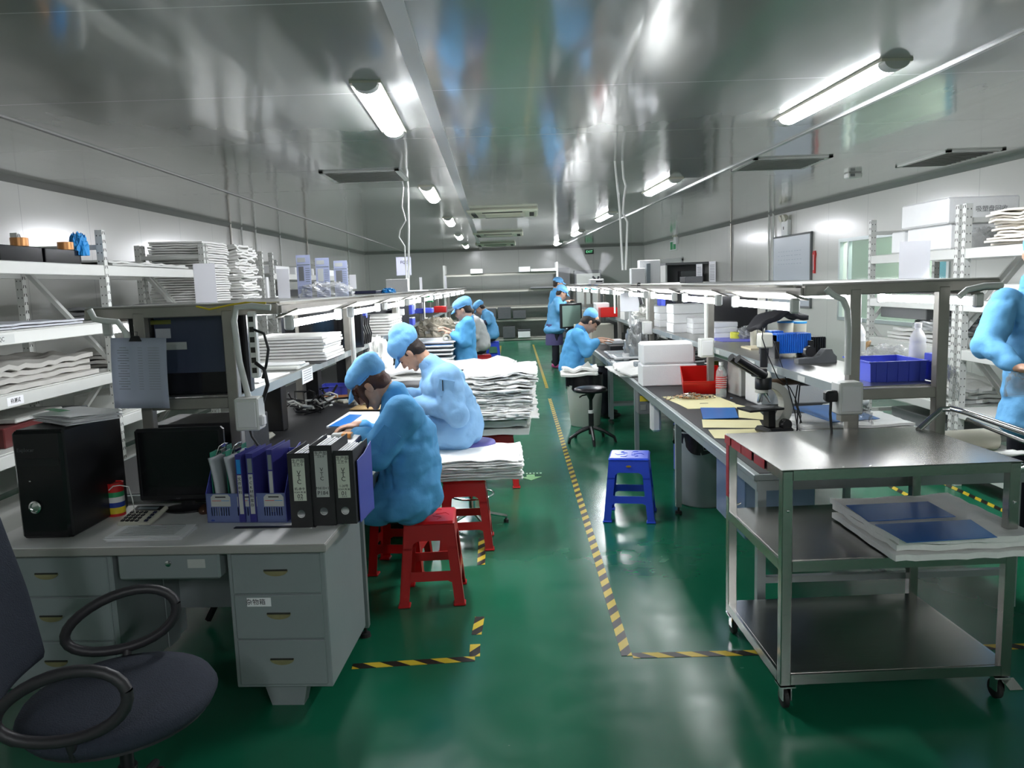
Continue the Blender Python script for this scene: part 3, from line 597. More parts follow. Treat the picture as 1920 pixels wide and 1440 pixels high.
def person(name_label, y, J, face, nod, skin='skin', coat='cloth_blue', cap=None, hair='hair', vox=.012, hs=1, thick=1, legs=None, loc_dy=0, hcol=None, cap_shape='puff', hem=None, seat=True, handcurl=.6, hdir=None, fx=None, cuff=True, longhair=False, palm=(0,0,-1), capless=False, sw=.17, seat_z=0):
    # J: joint name -> (px, py, dy): point on the measured line of sight at depth y+dy
    Q = {k: aty(v[0], v[1], y+(v[2] if len(v) > 2 else 0)) for k, v in J.items()}
    base = V((Q['pelvis'].x, y, 0)); Q = {k: v-base for k, v in Q.items()}
    t = thing('person', name_label, 'person', base); fx = V(fx or (face, 0, 0)).normalized(); side = V((0,0,1)).cross(fx)
    R = headframe(fx, nod); hc = Q['head']; T = thick
    if seat_z:
        for k in (1, 2):
            sg = -1 if k == 1 else 1; kn = V((Q['pelvis'].x+face*.40, sg*.11, seat_z+.075)); Q['knee%d' % k] = kn; Q['foot%d' % k] = V((kn.x-face*.02, sg*.13, .07)); Q['hip%d' % k] = V((Q['pelvis'].x, sg*.08, seat_z+.09))
        Q['lap'] = V((Q['pelvis'].x+face*.24, 0, seat_z+.09))
    elif 'hem' in Q:
        for k in (1, 2):
            sg = -1 if k == 1 else 1; Q['foot%d' % k] = V((Q['pelvis'].x+.02*sg*face, sg*.10, .07)); Q['hip%d' % k] = V((Q['pelvis'].x, sg*.09, Q['pelvis'].z-.16))
    # body: head, neck, torso, arms, hands and legs in one skin
    b = MB(); head(b, hc, R, hs)
    nk = Q['neck']; limb(b, [hc+R@V((-.035,0,-.045))*hs, nk], [.052*hs, .058*hs])
    limb(b, [Q['pelvis'], Q['waist'], Q['chest'], nk], [.12*T, .10*T, .11*T, .05])
    arms = [(Q['sh1'], Q['el1'], Q['wr1'], 1), (Q['sh2'], Q['el2'], Q['wr2'], -1)]
    for sh, el, wr_, k in arms:
        limb(b, [sh, el, wr_], [.05, .042, .026*hs]); d = (wr_-el).normalized()
        if hdir: d = (d*.3+V(hdir)).normalized()
        hand(b, wr_+d*.01, d, palm, hs, handcurl, -k*face)
    if legs:
        for L_ in legs: limb(b, [Q[q] for q in L_], [.075, .055, .042][:len(L_)])
    organic(b.build('body', skin, t), .0055 if vox < .014 else vox*.7, 0, sm=2)
    # eyes, brows and lips
    e = MB()
    for k in (-1, 1): e.ball(hc+R@V((.082,k*.030,.000))*hs, (.006*hs,.014*hs,.004*hs), R, 8, 6)
    e.build('eye', 'hair', t, smooth=True)
    e = MB()
    for k in (-1, 1): e.ball(hc+R@V((.088,k*.032,.018))*hs, (.005*hs,.017*hs,.0035*hs), R, 8, 6)
    e.build('eyebrow', hair, t, smooth=True)
    MB().ball(hc+R@V((.0915,0,-.064))*hs, (.006*hs,.016*hs,.006*hs), R, 8, 6).build('lips', mat('lip', (.42,.14,.12), .5), t, smooth=True)
    # hair
    h = MB(); h.ball(hc+R@V((-.028,0,.028))*hs, (.088*hs,.083*hs,.085*hs), R, 16, 12)
    h.ball(hc+R@V((-.055,0,-.03))*hs, (.052*hs,.070*hs,.055*hs), R, 12, 9)
    if longhair:
        for k in (-1, 1):
            limb(h, [hc+R@V((.035,k*.066,.03))*hs, hc+R@V((.052,k*.064,-.01))*hs, hc+R@V((.060,k*.056,-.05))*hs, hc+R@V((.085,k*.05,-.075))*hs], [.02*hs, .017*hs, .012*hs, .006*hs], 8)
            limb(h, [hc+R@V((.07,k*.05,.035))*hs, hc+R@V((.088,k*.045,.0))*hs, hc+R@V((.10,k*.04,-.03))*hs], [.018*hs, .012*hs, .006*hs], 8)
    if cap_shape == 'man':
        h.ball(hc+R@V((.045,0,.055))*hs, (.055*hs,.070*hs,.032*hs), R, 12, 9); h.ball(hc+R@V((.075,0,.035))*hs, (.02*hs,.055*hs,.02*hs), R, 12, 9)
        for k in (-1, 1): h.ball(hc+R@V((.012,k*.068,.022))*hs, (.02*hs,.012*hs,.028*hs), R, 10, 7)
    organic(h.build('hair', hair, t), .007 if vox < .014 else .012, .006, TEXS, 1)
    # cap
    if cap and not capless:
        cm = MB()
        if cap_shape == 'puff':
            cm.ball(hc+R@V((-.030,0,.075))*hs, (.118*hs,.098*hs,.068*hs), R, 16, 12); cm.ball(hc+R@V((-.075,0,.050))*hs, (.070*hs,.085*hs,.062*hs), R, 16, 12)
        elif cap_shape == 'tall':
            cm.ball(hc+R@V((-.030,0,.080))*hs, (.128*hs,.108*hs,.090*hs), R, 16, 12); cm.ball(hc+R@V((-.060,0,.125))*hs, (.088*hs,.09*hs,.070*hs), R, 16, 12)
        elif cap_shape == 'man':
            cm.ball(hc+R@V((-.050,0,.075))*hs, (.085*hs,.088*hs,.070*hs), R, 16, 12); cm.ball(hc+R@V((-.085,0,.05))*hs, (.045*hs,.07*hs,.06*hs), R, 12, 9)
        else:
            cm.ball(hc+R@V((-.015,0,.062))*hs, (.105*hs,.090*hs,.070*hs), R, 16, 12)
        co = organic(cm.build('cap', cap, t), .009 if vox < .014 else .014, .022 if cap_shape in ('puff', 'tall') else .01, None, 2)
        if cap_shape != 'man':
            br = MB(); br.grid(lambda u, v: hc+R@V((.062+.085*v*math.cos((u-.5)*2.6), .086*math.sin((u-.5)*2.6)*(1-.12*v), .050-.035*v*v-.030*abs(u-.5)*2*v*0))*hs, 12, 5)
            bo = br.build('cap_brim', cap, co, smooth='all'); q = bo.modifiers.new('thick', 'SOLIDIFY'); q.thickness = .005
        if cap_shape != 'man': ba = MB().tube([hc+R@V((-.018+.088*math.cos(a*PI/12), .080*math.sin(a*PI/12), .040-.012*(1-math.cos(a*PI/12))/2))*hs for a in range(25)], .007, 6).build('cap_band', cap, co, smooth=True)
    # coat
    c = MB(); pel, wa, ch = Q['pelvis'], Q['waist'], Q['chest']
    for p0, p1, w0, w1, d0, d1 in ((pel, wa, .185, .165, .155, .145), (wa, ch, .165, .19, .145, .135)):
        for k in range(5):
            q = p0.lerp(p1, k/4); up = (p1-p0).normalized(); xx = side.cross(up).normalized()
            c.ball(q, ((d0+(d1-d0)*k/4)*T, (w0+(w1-w0)*k/4)*T, .11*T), Matrix((xx, side, up)).transposed(), 16, 10)
    limb(c, [ch, nk], [.13*T, .066], 14)
    for sh, el, wr_, k in arms:
        limb(c, [ch.lerp(sh, .4)+V((0,0,.0)), sh, el, el.lerp(wr_, .55), wr_.lerp(el, .10)], [.09*T, .086*T, .072*T, .060*T, .038], 12)
        c.ball(el+(el-sh).normalized()*.012-(wr_-el).normalized()*.014, .072*T)
    if hem:
        for (x0, z0, r0) in hem: pass
    if 'hem' in Q:
        for k in range(5):
            q = pel.lerp(Q['hem'], k/4); c.ball(q, ((.155+.012*k)*T, (.185+.008*k)*T, .10), None, 16, 10)
    if 'lap' in Q: 
        for k in (-1, 1): limb(c, [pel+side*.09*k, Q['lap']+side*.085*k], [.115*T, .085*T])
    co_ = organic(c.build('coat', coat, t), vox, .026 if vox < .014 else .02, None, 2); q = co_.modifiers.new('creases', 'DISPLACE'); q.texture = TEXM; q.strength = .020; q.mid_level = .5; q.texture_coords = 'LOCAL'; q = co_.modifiers.new('relax', 'SMOOTH'); q.iterations = 2
    cl = MB(); ux = (nk-ch).normalized(); cl.lathe([(.072,-.035),(.070,.0),(.062,.030),(.056,.028),(.060,-.01)], nk+ux*.01, 20, ux.to_track_quat('Z','Y').to_matrix(), cap=False)
    cl.build('collar', coat, t, smooth=True)
    if cuff:
        for sh, el, wr_, k in arms:
            d = (wr_-el).normalized(); MB().tube([wr_-d*.05, wr_-d*.035, wr_-d*.015, wr_-d*.005], .036*max(.9, T), 12, r1=.031).build('cuff', coat, t, smooth=True)
    return t, Q
def trousers(t, Q, chains, m_='trousers', vox=.014, r=(.085,.078,.055)):
    b = MB()
    for L_ in chains: limb(b, [Q[q] for q in L_], r[:len(L_)])
    organic(b.build('trousers', m_, t), vox, .015)
def shoe(t, p, d, m_='rubber', s=1):
    a = math.atan2(d[1], d[0]); o = MB(); o.ball((.05,0,.035), (.13*s,.045*s,.038*s)); o.ball((-.02,0,.055),(.06*s,.042*s,.05*s)); q = organic(o.build('shoe', m_, t), .008); q.location = p; q.rotation_euler = (0,0,a)
# near woman at the left bench
t, Q = person('woman in a bright blue coat and blue cap bent over her work, nearest the camera', 3.95, dict(
    head=(693,722), neck=(741,742), chest=(764,812), waist=(770,885), pelvis=(768,928), sh1=(757,778,-.17), el1=(708,848,-.20), wr1=(667,812,-.10), sh2=(757,775,.16), el2=(720,835,.2), wr2=(680,797,.12),
    knee1=(668,962,-.10), knee2=(668,950,.12), foot1=(672,1120,-.10), foot2=(676,1100,.12), lap=(715,955)), -1, .80, coat='cloth_deep', cap='cap_blue', hair='hair_red', longhair=True, handcurl=.75, hdir=(-.9,0,-.25), vox=.011, thick=1.10, seat_z=.45)
trousers(t, Q, [('hip1','knee1','foot1'), ('hip2','knee2','foot2')])
for f_ in ('foot1','foot2'): shoe(t, (Q[f_].x-.02, Q[f_].y, .0), (-1,0), 'rubber')
MB().box((Q['sh1'].lerp(Q['el1'],.55)+V((0,-.086,0))),(.10,.006,.10),R=RY(.7)).build('sleeve_pocket','cloth_deep',t)
# second worker
t, Q = person('worker in a pale blue coat and tall puffy cap bent over the left bench', 5.2, dict(
    head=(768,661), neck=(805,683), chest=(832,722), waist=(856,778), pelvis=(860,806), sh1=(838,710,-.17), el1=(852,772,-.22), wr1=(778,752,-.08), sh2=(822,700,.17), el2=(800,752,.22), wr2=(752,738,.1),
    knee1=(770,830,-.10), knee2=(770,825,.12), foot1=(775,950,-.10), foot2=(790,940,.12), lap=(815,822)), -1, .90, coat='cloth_pale', cap='cap_pale', cap_shape='tall', handcurl=.6, hdir=(-.9,0,-.3), vox=.012, thick=1.12, seat_z=.58)
trousers(t, Q, [('hip1','knee1','foot1'), ('hip2','knee2','foot2')])
for f_ in ('foot1','foot2'): shoe(t, (Q[f_].x-.02, Q[f_].y, .0), (-1,0), 'rubber')
MB().box((Q['sh1']+V((.0,-.104,-.05))),(.10,.006,.11),R=RY(.2)).build('sleeve_pocket','cloth_pale',t); MB().box((Q['sh1']+V((-.02,-.110,-.03))),(.005,.006,.07)).build('pen','black_plastic',t)
MB().box((Q['waist']+V((.02,-.196,-.0))),(.09,.01,.09),R=RY(.5)).build('coat_pocket','navy',t)
# standing woman
t, Q = person('woman in a blue coat standing at the left bench, hands before her chest', 9.8, dict(
    head=(867,581), neck=(878,598), chest=(874,618), waist=(872,655), pelvis=(872,672), hem=(868,688), sh1=(878,606,-.16), el1=(872,640,-.2), wr1=(846,627,-.06), sh2=(875,606,.16), el2=(862,636,.22), wr2=(845,622,.10),
    foot1=(868,775,-.09), foot2=(872,768,.1)), -1, .45, skin='skin_far', coat='cloth_deep', cap='cap_pale', vox=.018, legs=None, handcurl=1.0, hs=1.08, thick=.98, hdir=(-.6,0,.4))
trousers(t, Q, [('hip1','foot1'), ('hip2','foot2')], r=(.085,.055))
for f_ in ('foot1','foot2'): shoe(t, (Q[f_].x, Q[f_].y, .0), (-1,0), 'rubber')
# grey coat worker, mostly hidden
t, Q = person('worker in a light grey coat seated behind the standing woman', 13.4, dict(
    head=(876,586), neck=(885,596), chest=(894,610), waist=(901,632), pelvis=(903,646), sh1=(891,603,-.17), el1=(889,630,-.2), wr1=(872,632,-.08), sh2=(889,602,.17), el2=(884,628,.2), wr2=(870,630,.1),
    knee1=(875,652,-.10), knee2=(875,652,.1), foot1=(877,708,-.10), foot2=(878,705,.1)), -1, .6, skin='skin_far', coat='gray_coat', cap='cap_pale', vox=.018, hs=1.0, thick=1.05, seat_z=.47)
trousers(t, Q, [('hip1','knee1','foot1'), ('hip2','knee2','foot2')])
# far seated blue worker
t, Q = person('small blue-coated worker with a dark sleeve, seated farthest along the left bench', 16.6, dict(
    head=(899,578), neck=(908,584), chest=(915,594), waist=(921,616), pelvis=(923,627), sh1=(913,590,-.17), el1=(914,604,-.2), wr1=(896,610,-.08), sh2=(911,590,.17), el2=(906,602,.2), wr2=(895,610,.1),
    knee1=(900,640,-.10), knee2=(900,640,.1), foot1=(903,682,-.10), foot2=(903,680,.1)), -1, .85, skin='skin_far', coat='cloth_blue', cap='cap_blue', vox=.02, hs=1.1, thick=1.0, seat_z=.45)
trousers(t, Q, [('hip1','knee1','foot1'), ('hip2','knee2','foot2')])
MB().tube([Q['el1']+V((-.02,-.03,0)),Q['el1']+V((-.10,-.04,-.03))],.06,10).build('arm_band','navy',t,smooth=True)
# seated man on the right
t, Q = person('man in a blue coat and soft cap seated at the right bench, handling a tray', 9.45, dict(
    head=(1107,604), neck=(1088,616), chest=(1082,634), waist=(1073,670), pelvis=(1072,690), sh1=(1084,628,-.17), el1=(1100,656,-.2), wr1=(1121,640,-.12), sh2=(1086,625,.17), el2=(1104,650,.2), wr2=(1124,636,.08),
    knee1=(1140,696,-.12), knee2=(1142,694,.14), foot1=(1132,785,-.12), foot2=(1132,780,.14), lap=(1100,697)), 1, .75, skin='skin', coat='cloth_deep', cap='cap_blue', cap_shape='man', vox=.015, hs=1.08, handcurl=.45, hdir=(.9,-.1,-.12), thick=1.0, seat_z=.46)
trousers(t, Q, [('hip1','knee1','foot1'), ('hip2','knee2','foot2')])
for f_ in ('foot1','foot2'): shoe(t, (Q[f_].x+.02, Q[f_].y, .0), (1,0), 'rubber')
# pair standing farther back
t, Q = person('woman in a blue coat and violet skirt standing by the far monitor', 15.2, dict(
    head=(1054,550), neck=(1047,560), chest=(1044,574), waist=(1042,600), pelvis=(1041,612), hem=(1039,619), sh1=(1045,566,-.15), el1=(1050,579,-.2), wr1=(1061,566,-.12), sh2=(1046,566,.15), el2=(1054,580,.18), wr2=(1062,574,.1),
    foot1=(1042,688,-.10), foot2=(1047,684,.08)), 1, .55, skin='skin_far', coat='cloth_blue', cap='cap_pale', vox=.02, hs=1.08, thick=1.0, hdir=(.8,0,.1))
b = MB(); b.lathe([(.15,.86),(.17,.60),(.175,.45)], (Q['hem'].x,0,0), 16); b.build('skirt','skirt',t,smooth=True)
trousers(t, Q, [('hip1','foot1'), ('hip2','foot2')], r=(.085,.055))
for f_ in ('foot1','foot2'): shoe(t, (Q[f_].x, Q[f_].y, .0), (1,0), 'pink')
t, Q = person('man in a blue coat and flat cap standing behind the woman by the monitor', 15.95, dict(
    head=(1047,532), neck=(1043,544), chest=(1041,560), waist=(1040,590), pelvis=(1040,602), hem=(1040,612), sh1=(1039,551,-.19), el1=(1036,574,-.2), wr1=(1048,588,-.1), sh2=(1044,551,.17), el2=(1047,574,.2), wr2=(1054,584,.1),
    foot1=(1040,682,-.10), foot2=(1044,680,.1)), 1, .2, skin='skin_far', coat='cloth_deep', cap='cap_blue', cap_shape='flat', vox=.02, hs=1.05, thick=1.0)
trousers(t, Q, [('hip1','foot1'), ('hip2','foot2')], r=(.085,.055))
for f_ in ('foot1','foot2'): shoe(t, (Q[f_].x, Q[f_].y, .0), (1,0), 'rubber')
# worker at the right edge of the photo
t, Q = person('worker in a blue coat at the right edge of the photo, holding a bag', 4.35, dict(
    head=(1952,478), neck=(1940,530), chest=(1938,590), waist=(1945,680), pelvis=(1945,735), hem=(1942,790), sh1=(1886,568,-.02), el1=(1852,648,-.10), wr1=(1905,688,-.30), sh2=(1985,562,.0), el2=(2008,650,.0), wr2=(1955,685,-.16),
    foot1=(1905,1010,.05), foot2=(1960,1010,0)), -1, .25, coat='cloth_blue', cap='cap_blue', cap_shape='flat', vox=.012, fx=(-.55,-.8,0), hdir=(.5,-.4,0), handcurl=.9, thick=.95)
trousers(t, Q, [('hip1','foot1'), ('hip2','foot2')], r=(.09,.06))
for f_ in ('foot1','foot2'): shoe(t, (Q[f_].x, Q[f_].y, .0), (-.5,-.8), 'rubber')
# ---------------------------------------------------------------- the steel desk in the foreground
DZ = .70
def hollow(mb, d, th, c=(0,0,0), R=None, flare=1):
    # open box: d outer size, th wall thickness, base at z=0
    x, y, z = d[0]/2, d[1]/2, d[2]; c = V(c); R = R or Matrix.Identity(3); q = flare
    P = [(-x*q,-y*q,z),(x*q,-y*q,z),(x*q,y*q,z),(-x*q,y*q,z),(-x,-y,0),(x,-y,0),(x,y,0),(-x,y,0)]
    I = [(-x*q+th,-y*q+th,z),(x*q-th,-y*q+th,z),(x*q-th,y*q-th,z),(-x*q+th,y*q-th,z),(-x+th,-y+th,th),(x-th,-y+th,th),(x-th,y-th,th),(-x+th,y-th,th)]
    f = [(4,7,6,5)]+[(k,4+k,4+(k+1) % 4,(k+1) % 4) for k in range(4)]+[(8+k,8+(k+1) % 4,12+(k+1) % 4,12+k) for k in range(4)]+[(12,13,14,15)]+[(k,(k+1) % 4,8+(k+1) % 4,8+k) for k in range(4)]
    return mb.add([c+R@V(p) for p in P+I], f)
dk = thing('steel_desk', 'worn grey steel office desk with drawers in the left foreground', 'desk', (-.730,2.842,0), -.05)
MB().bb((-1.40,0,DZ-.036),(0,.625,DZ-.003),b=.005).build('tabletop','desk_edge',dk); MB().bb((-1.395,.005,DZ-.004),(-.005,.62,DZ),b=0).build('laminate','desk_top',dk)
def pedestal(x0, x1, lab):
    b = MB().use(MX('desk_paint')).bb((x0,.045,.10),(x1,.595,DZ-.036),b=.004); p = b.build('pedestal',None,dk)
    hs = [(.49,.65),(.305,.485),(.115,.30)]
    for i, (a, b_) in enumerate(hs):
        dr = MB().bb((x0+.018,.036,a),(x1-.018,.05,b_),b=.004).build('drawer','desk_paint',dk)
        cx = (x0+x1)/2; cz = (a+b_)/2+.012
        MB().plate([(cx+.048*math.cos(PI+PI*k/10), cz+.004+.024*math.sin(PI+PI*k/10)) for k in range(11)],[],.004,lambda u,v,w_:V((u,.036-w_,v))).build('handle','handle_brass',dr)
        MB().box((cx,.033,cz+.004),(.092,.004,.006)).build('handle_slot','slot',dr)
        if lab == i:
            MB().bb((x0+.07,.0345,b_-.045),(x0+.165,.0358,b_-.010)).build('label_card','paper',dr); text('杂物箱',.026,'ink',dr,(x0+.105,.0338,b_-.028))
    for y in (.12,.50):
        MB().box(((x0+x1)/2-.01,y,.05),(.13,.06,.10),taper=1.35).build('foot','desk_paint',dk)
pedestal(-.405,-.02,1); pedestal(-1.39,-.865,2)
md = MB().bb((-.835,.03,.555),(-.43,.50,.66),b=.008).build('drawer','desk_paint',dk)
MB().lathe([(.012,0),(.012,.006),(.006,.008)],(-.63,.03,.622),14,RX(PI/2)).build('lock','chrome',md,smooth=True)
MB().bb((-.555,.0288,.602),(-.485,.0298,.637)).build('sticker','label_gray',md)
MB().bb((-.865,.55,.22),(-.405,.565,DZ-.036)).build('modesty_panel','desk_paint',dk)
MB().bb((-.86,.40,.10),(-.855,.50,.55)).build('inner_panel','desk_paint',dk)
# tower computer
pt = aty(112,808,3.03); t = thing('computer_tower','black tower computer on the left end of the desk','computer',(-1.885,3.03,DZ),-.03)
MB().bb((-.10,0,0),(.10,.43,.443),b=.008).build('case','black_plastic',t)
fp = MB().bb((-.10,-.02,.004),(.10,.002,.440),b=.012).build('front_panel','black_gloss',t)
MB().bb((-.085,-.022,.30),(.085,-.019,.33)).build('drive_flap','black_plastic',fp)
MB().lathe([(.023,0),(.025,.008),(.019,.010),(.018,.004),(.010,.005)],(-.028,-.021,.135),24,RX(PI/2)).build('power_button','chrome',fp,smooth=True)
text('Explorer',.020,mat('dim_print',(.10,.10,.11),.5),fp,(-.045,-.0212,.365)); 
MB().box((-.04,-.0215,.24),(.008,.002,.004)).build('indicator','chrome',fp)
# documents on the tower, bound with green tape
def sheets(mb, cx, cy, z, w_, d_, n, dz, j=.01, rj=.06, seed=1, wav=.0):
    r = random.Random(seed)
    for i in range(n):
        a = r.uniform(-rj, rj); ox, oy = r.uniform(-j, j), r.uniform(-j, j); R = RZ(a); ph = r.uniform(0, 6)
        zz = z+i*dz
        def f(u, v, R=R, ox=ox, oy=oy, zz=zz, ph=ph): 
            p = R@V(((u-.5)*w_, (v-.5)*d_, 0)); return V((cx+ox+p.x, cy+oy+p.y, zz+wav*math.sin(u*5+ph)*math.sin(v*4+ph*.7)*.5*(i/n)))
        mb.grid(f, 6, 4)
    return mb
sh = sheets(MB(),0,0,.002,.215,.30,10,.0035,.012,.12,3,.012).build('papers','paper',None); 
t = thing('paper_bundle','loose bundle of white papers with a green strip on top of the computer tower','papers',(-1.84,3.24,DZ+.446),.95); sh.parent = t; q = sh.modifiers.new('t','SOLIDIFY'); q.thickness = .0012; q.offset = 0
MB().grid(lambda u,v:V((-.09+u*.045,(v-.5)*.14+.03,.048)),2,2).build('green_strip','green',t)
# striped cup
p = atz(211,970,DZ); t = thing('pen_cup','pen cup with red, green, white, blue and yellow stripes','cup',(p.x,p.y+.04,DZ)); r0 = .037
for a, b_, c_ in ((0,.012,'red'),(.012,.040,'yellow'),(.040,.062,'cup_blue'),(.062,.086,'white'),(.086,.108,'green'),(.108,.142,'red')):
    MB().lathe([(r0-.004,a),(r0,a),(r0,b_),(r0-.004,b_)],(0,0,0),28).build('band',c_,t,smooth=True)
MB().lathe([(r0,.142),(r0+.001,.147),(r0-.005,.147),(r0-.006,.03)],(0,0,0),28,cap=False).build('rim','red',t,smooth=True)
# calculator
p = V((-1.605,3.235,DZ)); t = thing('calculator','pale desk calculator with dark keys tilted beside the striped cup','calculator',(p.x,p.y,DZ+.005),rot=(.22,0,-.12))
MB().bb((-.075,-.075,0),(.075,.085,.022),b=.008).build('body','cream',t); MB().bb((-.062,.035,.0215),(.062,.074,.024)).build('display_panel','black_plastic',t); MB().bb((-.045,.042,.0235),(.045,.064,.0245)).build('display','flap',t)
for r_ in range(4):
    for c_ in range(6):
        if c_ != 4: MB().box((-.055+c_*.021,.018-r_*.023,.0235),(.016,.016,.006),b=.002).build('key','black_plastic' if c_ < 4 else 'navy',t)
# form stack at the front
p = atz(285,1003,DZ); t = thing('form_stack','stack of printed forms lying at the front of the desk','papers',(p.x,p.y,DZ),-.03)
m1 = sheets(MB(),0,0,.001,.30,.15,8,.0022,.006,.03,5).build('forms','paper',t); q = m1.modifiers.new('t','SOLIDIFY'); q.thickness = .0012
pr = MB()
for r_ in range(9): pr.box((.0,.045-r_*.013,.0205),(.24,.0014,.0004))
pr.box((-.06,.064,.0205),(.05,.006,.0004)); pr.box((.06,.066,.0205),(.10,.004,.0004)); pr.build('printing','gray_mid',t)
simple_box((p.x-.03,p.y+.085,DZ),(.06,.03,.012),'pink','small pink pad under the calculator edge',name='note_pad',cat='pad',b=.001)
# small dark monitor
t = thing('small_monitor','small black switched-off monitor standing on the desk','monitor',(-1.475,3.37,DZ),.0)
MB().bb((-.195,-.02,.045),(.195,.02,.375),b=.012).build('bezel','black_plastic',t); MB().bb((-.175,-.0225,.075),(.175,-.0195,.36)).build('screen','black_gloss',t)
MB().box((0,.03,.03),(.05,.03,.07)).build('neck','black_plastic',t); MB().lathe([(.10,0),(.10,.008),(.03,.018)],(0,.02,0),24,sy=.75).build('base','black_plastic',t,smooth=True)
text('A0C',.012,mat('dim_print',(.10,.10,.11),.5),t,(-.02,-.0228,.060))
tag(MB().tube([(-1.66,3.38,1.0),(-1.64,3.36,.90),(-1.63,3.37,.84),(-1.60,3.38,.80)],.005).build('cable','black_plastic',smooth=True),'black cable hanging between the tower and the small monitor','cable')
tag(MB().tube([(-1.72,3.2,.845),(-1.70,3.2,.862),(-1.67,3.2,.865),(-1.64,3.21,.855),(-1.635,3.22,.80),(-1.64,3.25,DZ+.003)],.0022).build('wire','white_plastic',smooth=True),'thin bent white wire beside the computer tower','wire')
p = atz(384,962,DZ); t = thing('computer_mouse','dark bronze computer mouse behind the blue file rack','mouse',(p.x,p.y+.02,DZ)); MB().ball((0,0,.012),(.03,.05,.024)).build('shell',mat('bronze',(.12,.06,.04),.3,.4),t,smooth=True); MB().tube([(0,.05,.01),(-.04,.08,.006),(-.10,.06,.005),(-.14,.09,.005)],.003).build('cable','black_plastic',t,smooth=True)
# blue file rack
FR = V((-1.30,3.165,DZ)); t = thing('file_rack','blue plastic file rack with slotted front holding binders and clipboards','file rack',FR,-.10)
sl = [[(x0+.004*0+k*.0105, .030),(x0+k*.0105+.005,.030),(x0+k*.0105+.005,.066),(x0+k*.0105,.066)] for x0 in (.02,.135,.25) for k in range(8)]
MB().plate([(0,0),(.345,0),(.345,.125),(0,.125)],sl,.004,lambda u,v,w_:V((u,w_,v))).build('front_wall','bin_blue_gray',t)
MB().bb((0,0,0),(.66,.205,.004)).build('floor_plate','bin_blue_gray',t)
for i, x in enumerate((0,.343,.657)):
    MB().plate([(0,0),(.205,0),(.205,.30),(.10,.27),(0,.125 if i < 2 else .26)],[],.003,lambda u,v,w_,x=x:V((x+w_,u,v))).build('divider' if i == 1 else 'side_wall','violet_plastic',t)
MB().plate([(0,0),(.66,0),(.66,.275),(0,.275)],[],.003,lambda u,v,w_:V((u,.205-w_,v))).build('back_wall','violet_plastic',t)
for i, x in enumerate((.022,.137,.252)):
    lb = MB().plate([(0,0),(.085,0),(.085,.040),(.075,.052),(.012,.052),(0,.040)],[],.0006,lambda u,v,w_,x=x:V((x+u,-w_-.0002,.070+v))).build('label_card','label_gray',t)
    MB().bb((x+.005,-.0014,.094),(x+.045,-.0009,.096)).build('red_line','red',lb); MB().bb((x+.045,-.0014,.094),(x+.08,-.0009,.096)).build('blue_line','bright_blue',lb); MB().bb((x+.02,-.0014,.108),(x+.065,-.0009,.113)).build('printing','ink',lb)
def binder(p, w_, h_, dep, cover, lab, label, texts, rz=-.05, open_=.02, name='ring_binder', lm='label'):
    t = thing(name, label, 'binder', p, rz, None)
    MB().bb((-w_/2,0,0),(w_/2,.004,h_),b=.0015).build('spine',cover,t)
    for s in (-1, 1): MB().bb((s*w_/2-.0015,.001,0),(s*w_/2+.0015,dep,h_+.0)).build('cover',cover,t)
    pg = MB(); n = 7
    for k in range(n): pg.bb((-w_*.38+w_*.70*k/n,.012,.004),(-w_*.38+w_*.70*k/n+w_*.06,dep-.01,h_-.012-.004*(k % 3)))
    pg.build('papers','paper',t)
    if lab: 
        MB().bb((-w_*.30,-.0008,h_*.36),(w_*.30,0,h_*.93)).build('label_card',lm,t)
        for s_, z, sz in texts: text(s_, sz, 'ink', t, (0,-.0010,z*h_))
        MB().lathe([(.0135,0),(.0165,.001),(.0165,.003),(.012,.003),(.0115,.0005)],(0,-.0002,h_*.185),24,RX(PI/2)).build('finger_ring','chrome',t,smooth=True)
    return t
vt = [('V',.735,.026),('T',.675,.026),('C',.615,.026)]
b1, b2, b3 = [V(((px-957)/FPX*yy, yy, DZ+.0045)) for px, yy in ((541,3.045),(585,3.055),(626,3.07))]
binder(b1,.085,.305,.25,'black_mat',1,'black lever binder lettered VTC with number 02, leftmost of three',[('生产部',.895,.017),('工艺卡',.845,.014)]+vt+[('机-命令',.52,.013),('PCKM 库 编',.475,.009),('02',.42,.024),('文 件 夹',.378,.006)])
binder(b2,.088,.332,.25,'black_mat',1,'black lever binder lettered VTC with handwriting, the tall middle one',[('生产部',.90,.017),('工艺卡',.862,.010),('V',.70,.022),('T',.645,.022),('C',.59,.022),('M410+1',.47,.016),('P184',.41,.022)],lm='label_gray')
binder(b3,.085,.305,.25,'black_mat',1,'black lever binder lettered VTC with number 01, rightmost of three',[('生产部',.895,.017),('工艺卡',.845,.014)]+vt+[('1-20号',.52,.013),('PCKM 库 编',.475,.009),('01',.42,.024),('文 件 夹',.378,.006)])
def folder(px, w_, h_, label, col='navy_folder', top='bright_blue', tx=None, y=3.25, lm='label_gray'):
    p = aty(px, 900, y); t = thing('folder', label, 'folder', (p.x, y, DZ+.006), -.08)
    MB().bb((-w_/2,0,0),(w_/2,.003,h_),b=.001).build('spine',col,t)
    for s in (-1,1): MB().bb((s*w_/2-.001,0,0),(s*w_/2+.001,.21,h_)).build('cover',col,t)
    MB().bb((-w_*.35,.008,.0),(w_*.35,.20,h_-.012)).build('papers','paper_gray',t)
    MB().bb((-w_*.36,-.0006,h_*.12),(w_*.36,0,h_*.70)).build('label_card',lm,t); MB().bb((-w_*.36,-.0008,h_*.72),(w_*.36,0,h_*.93)).build('title_strip',top,t)
    if tx:
        for i, ch in enumerate(tx): text(ch,.016,'ink',t,(0,-.0009,h_*.64-i*.019))
    return t
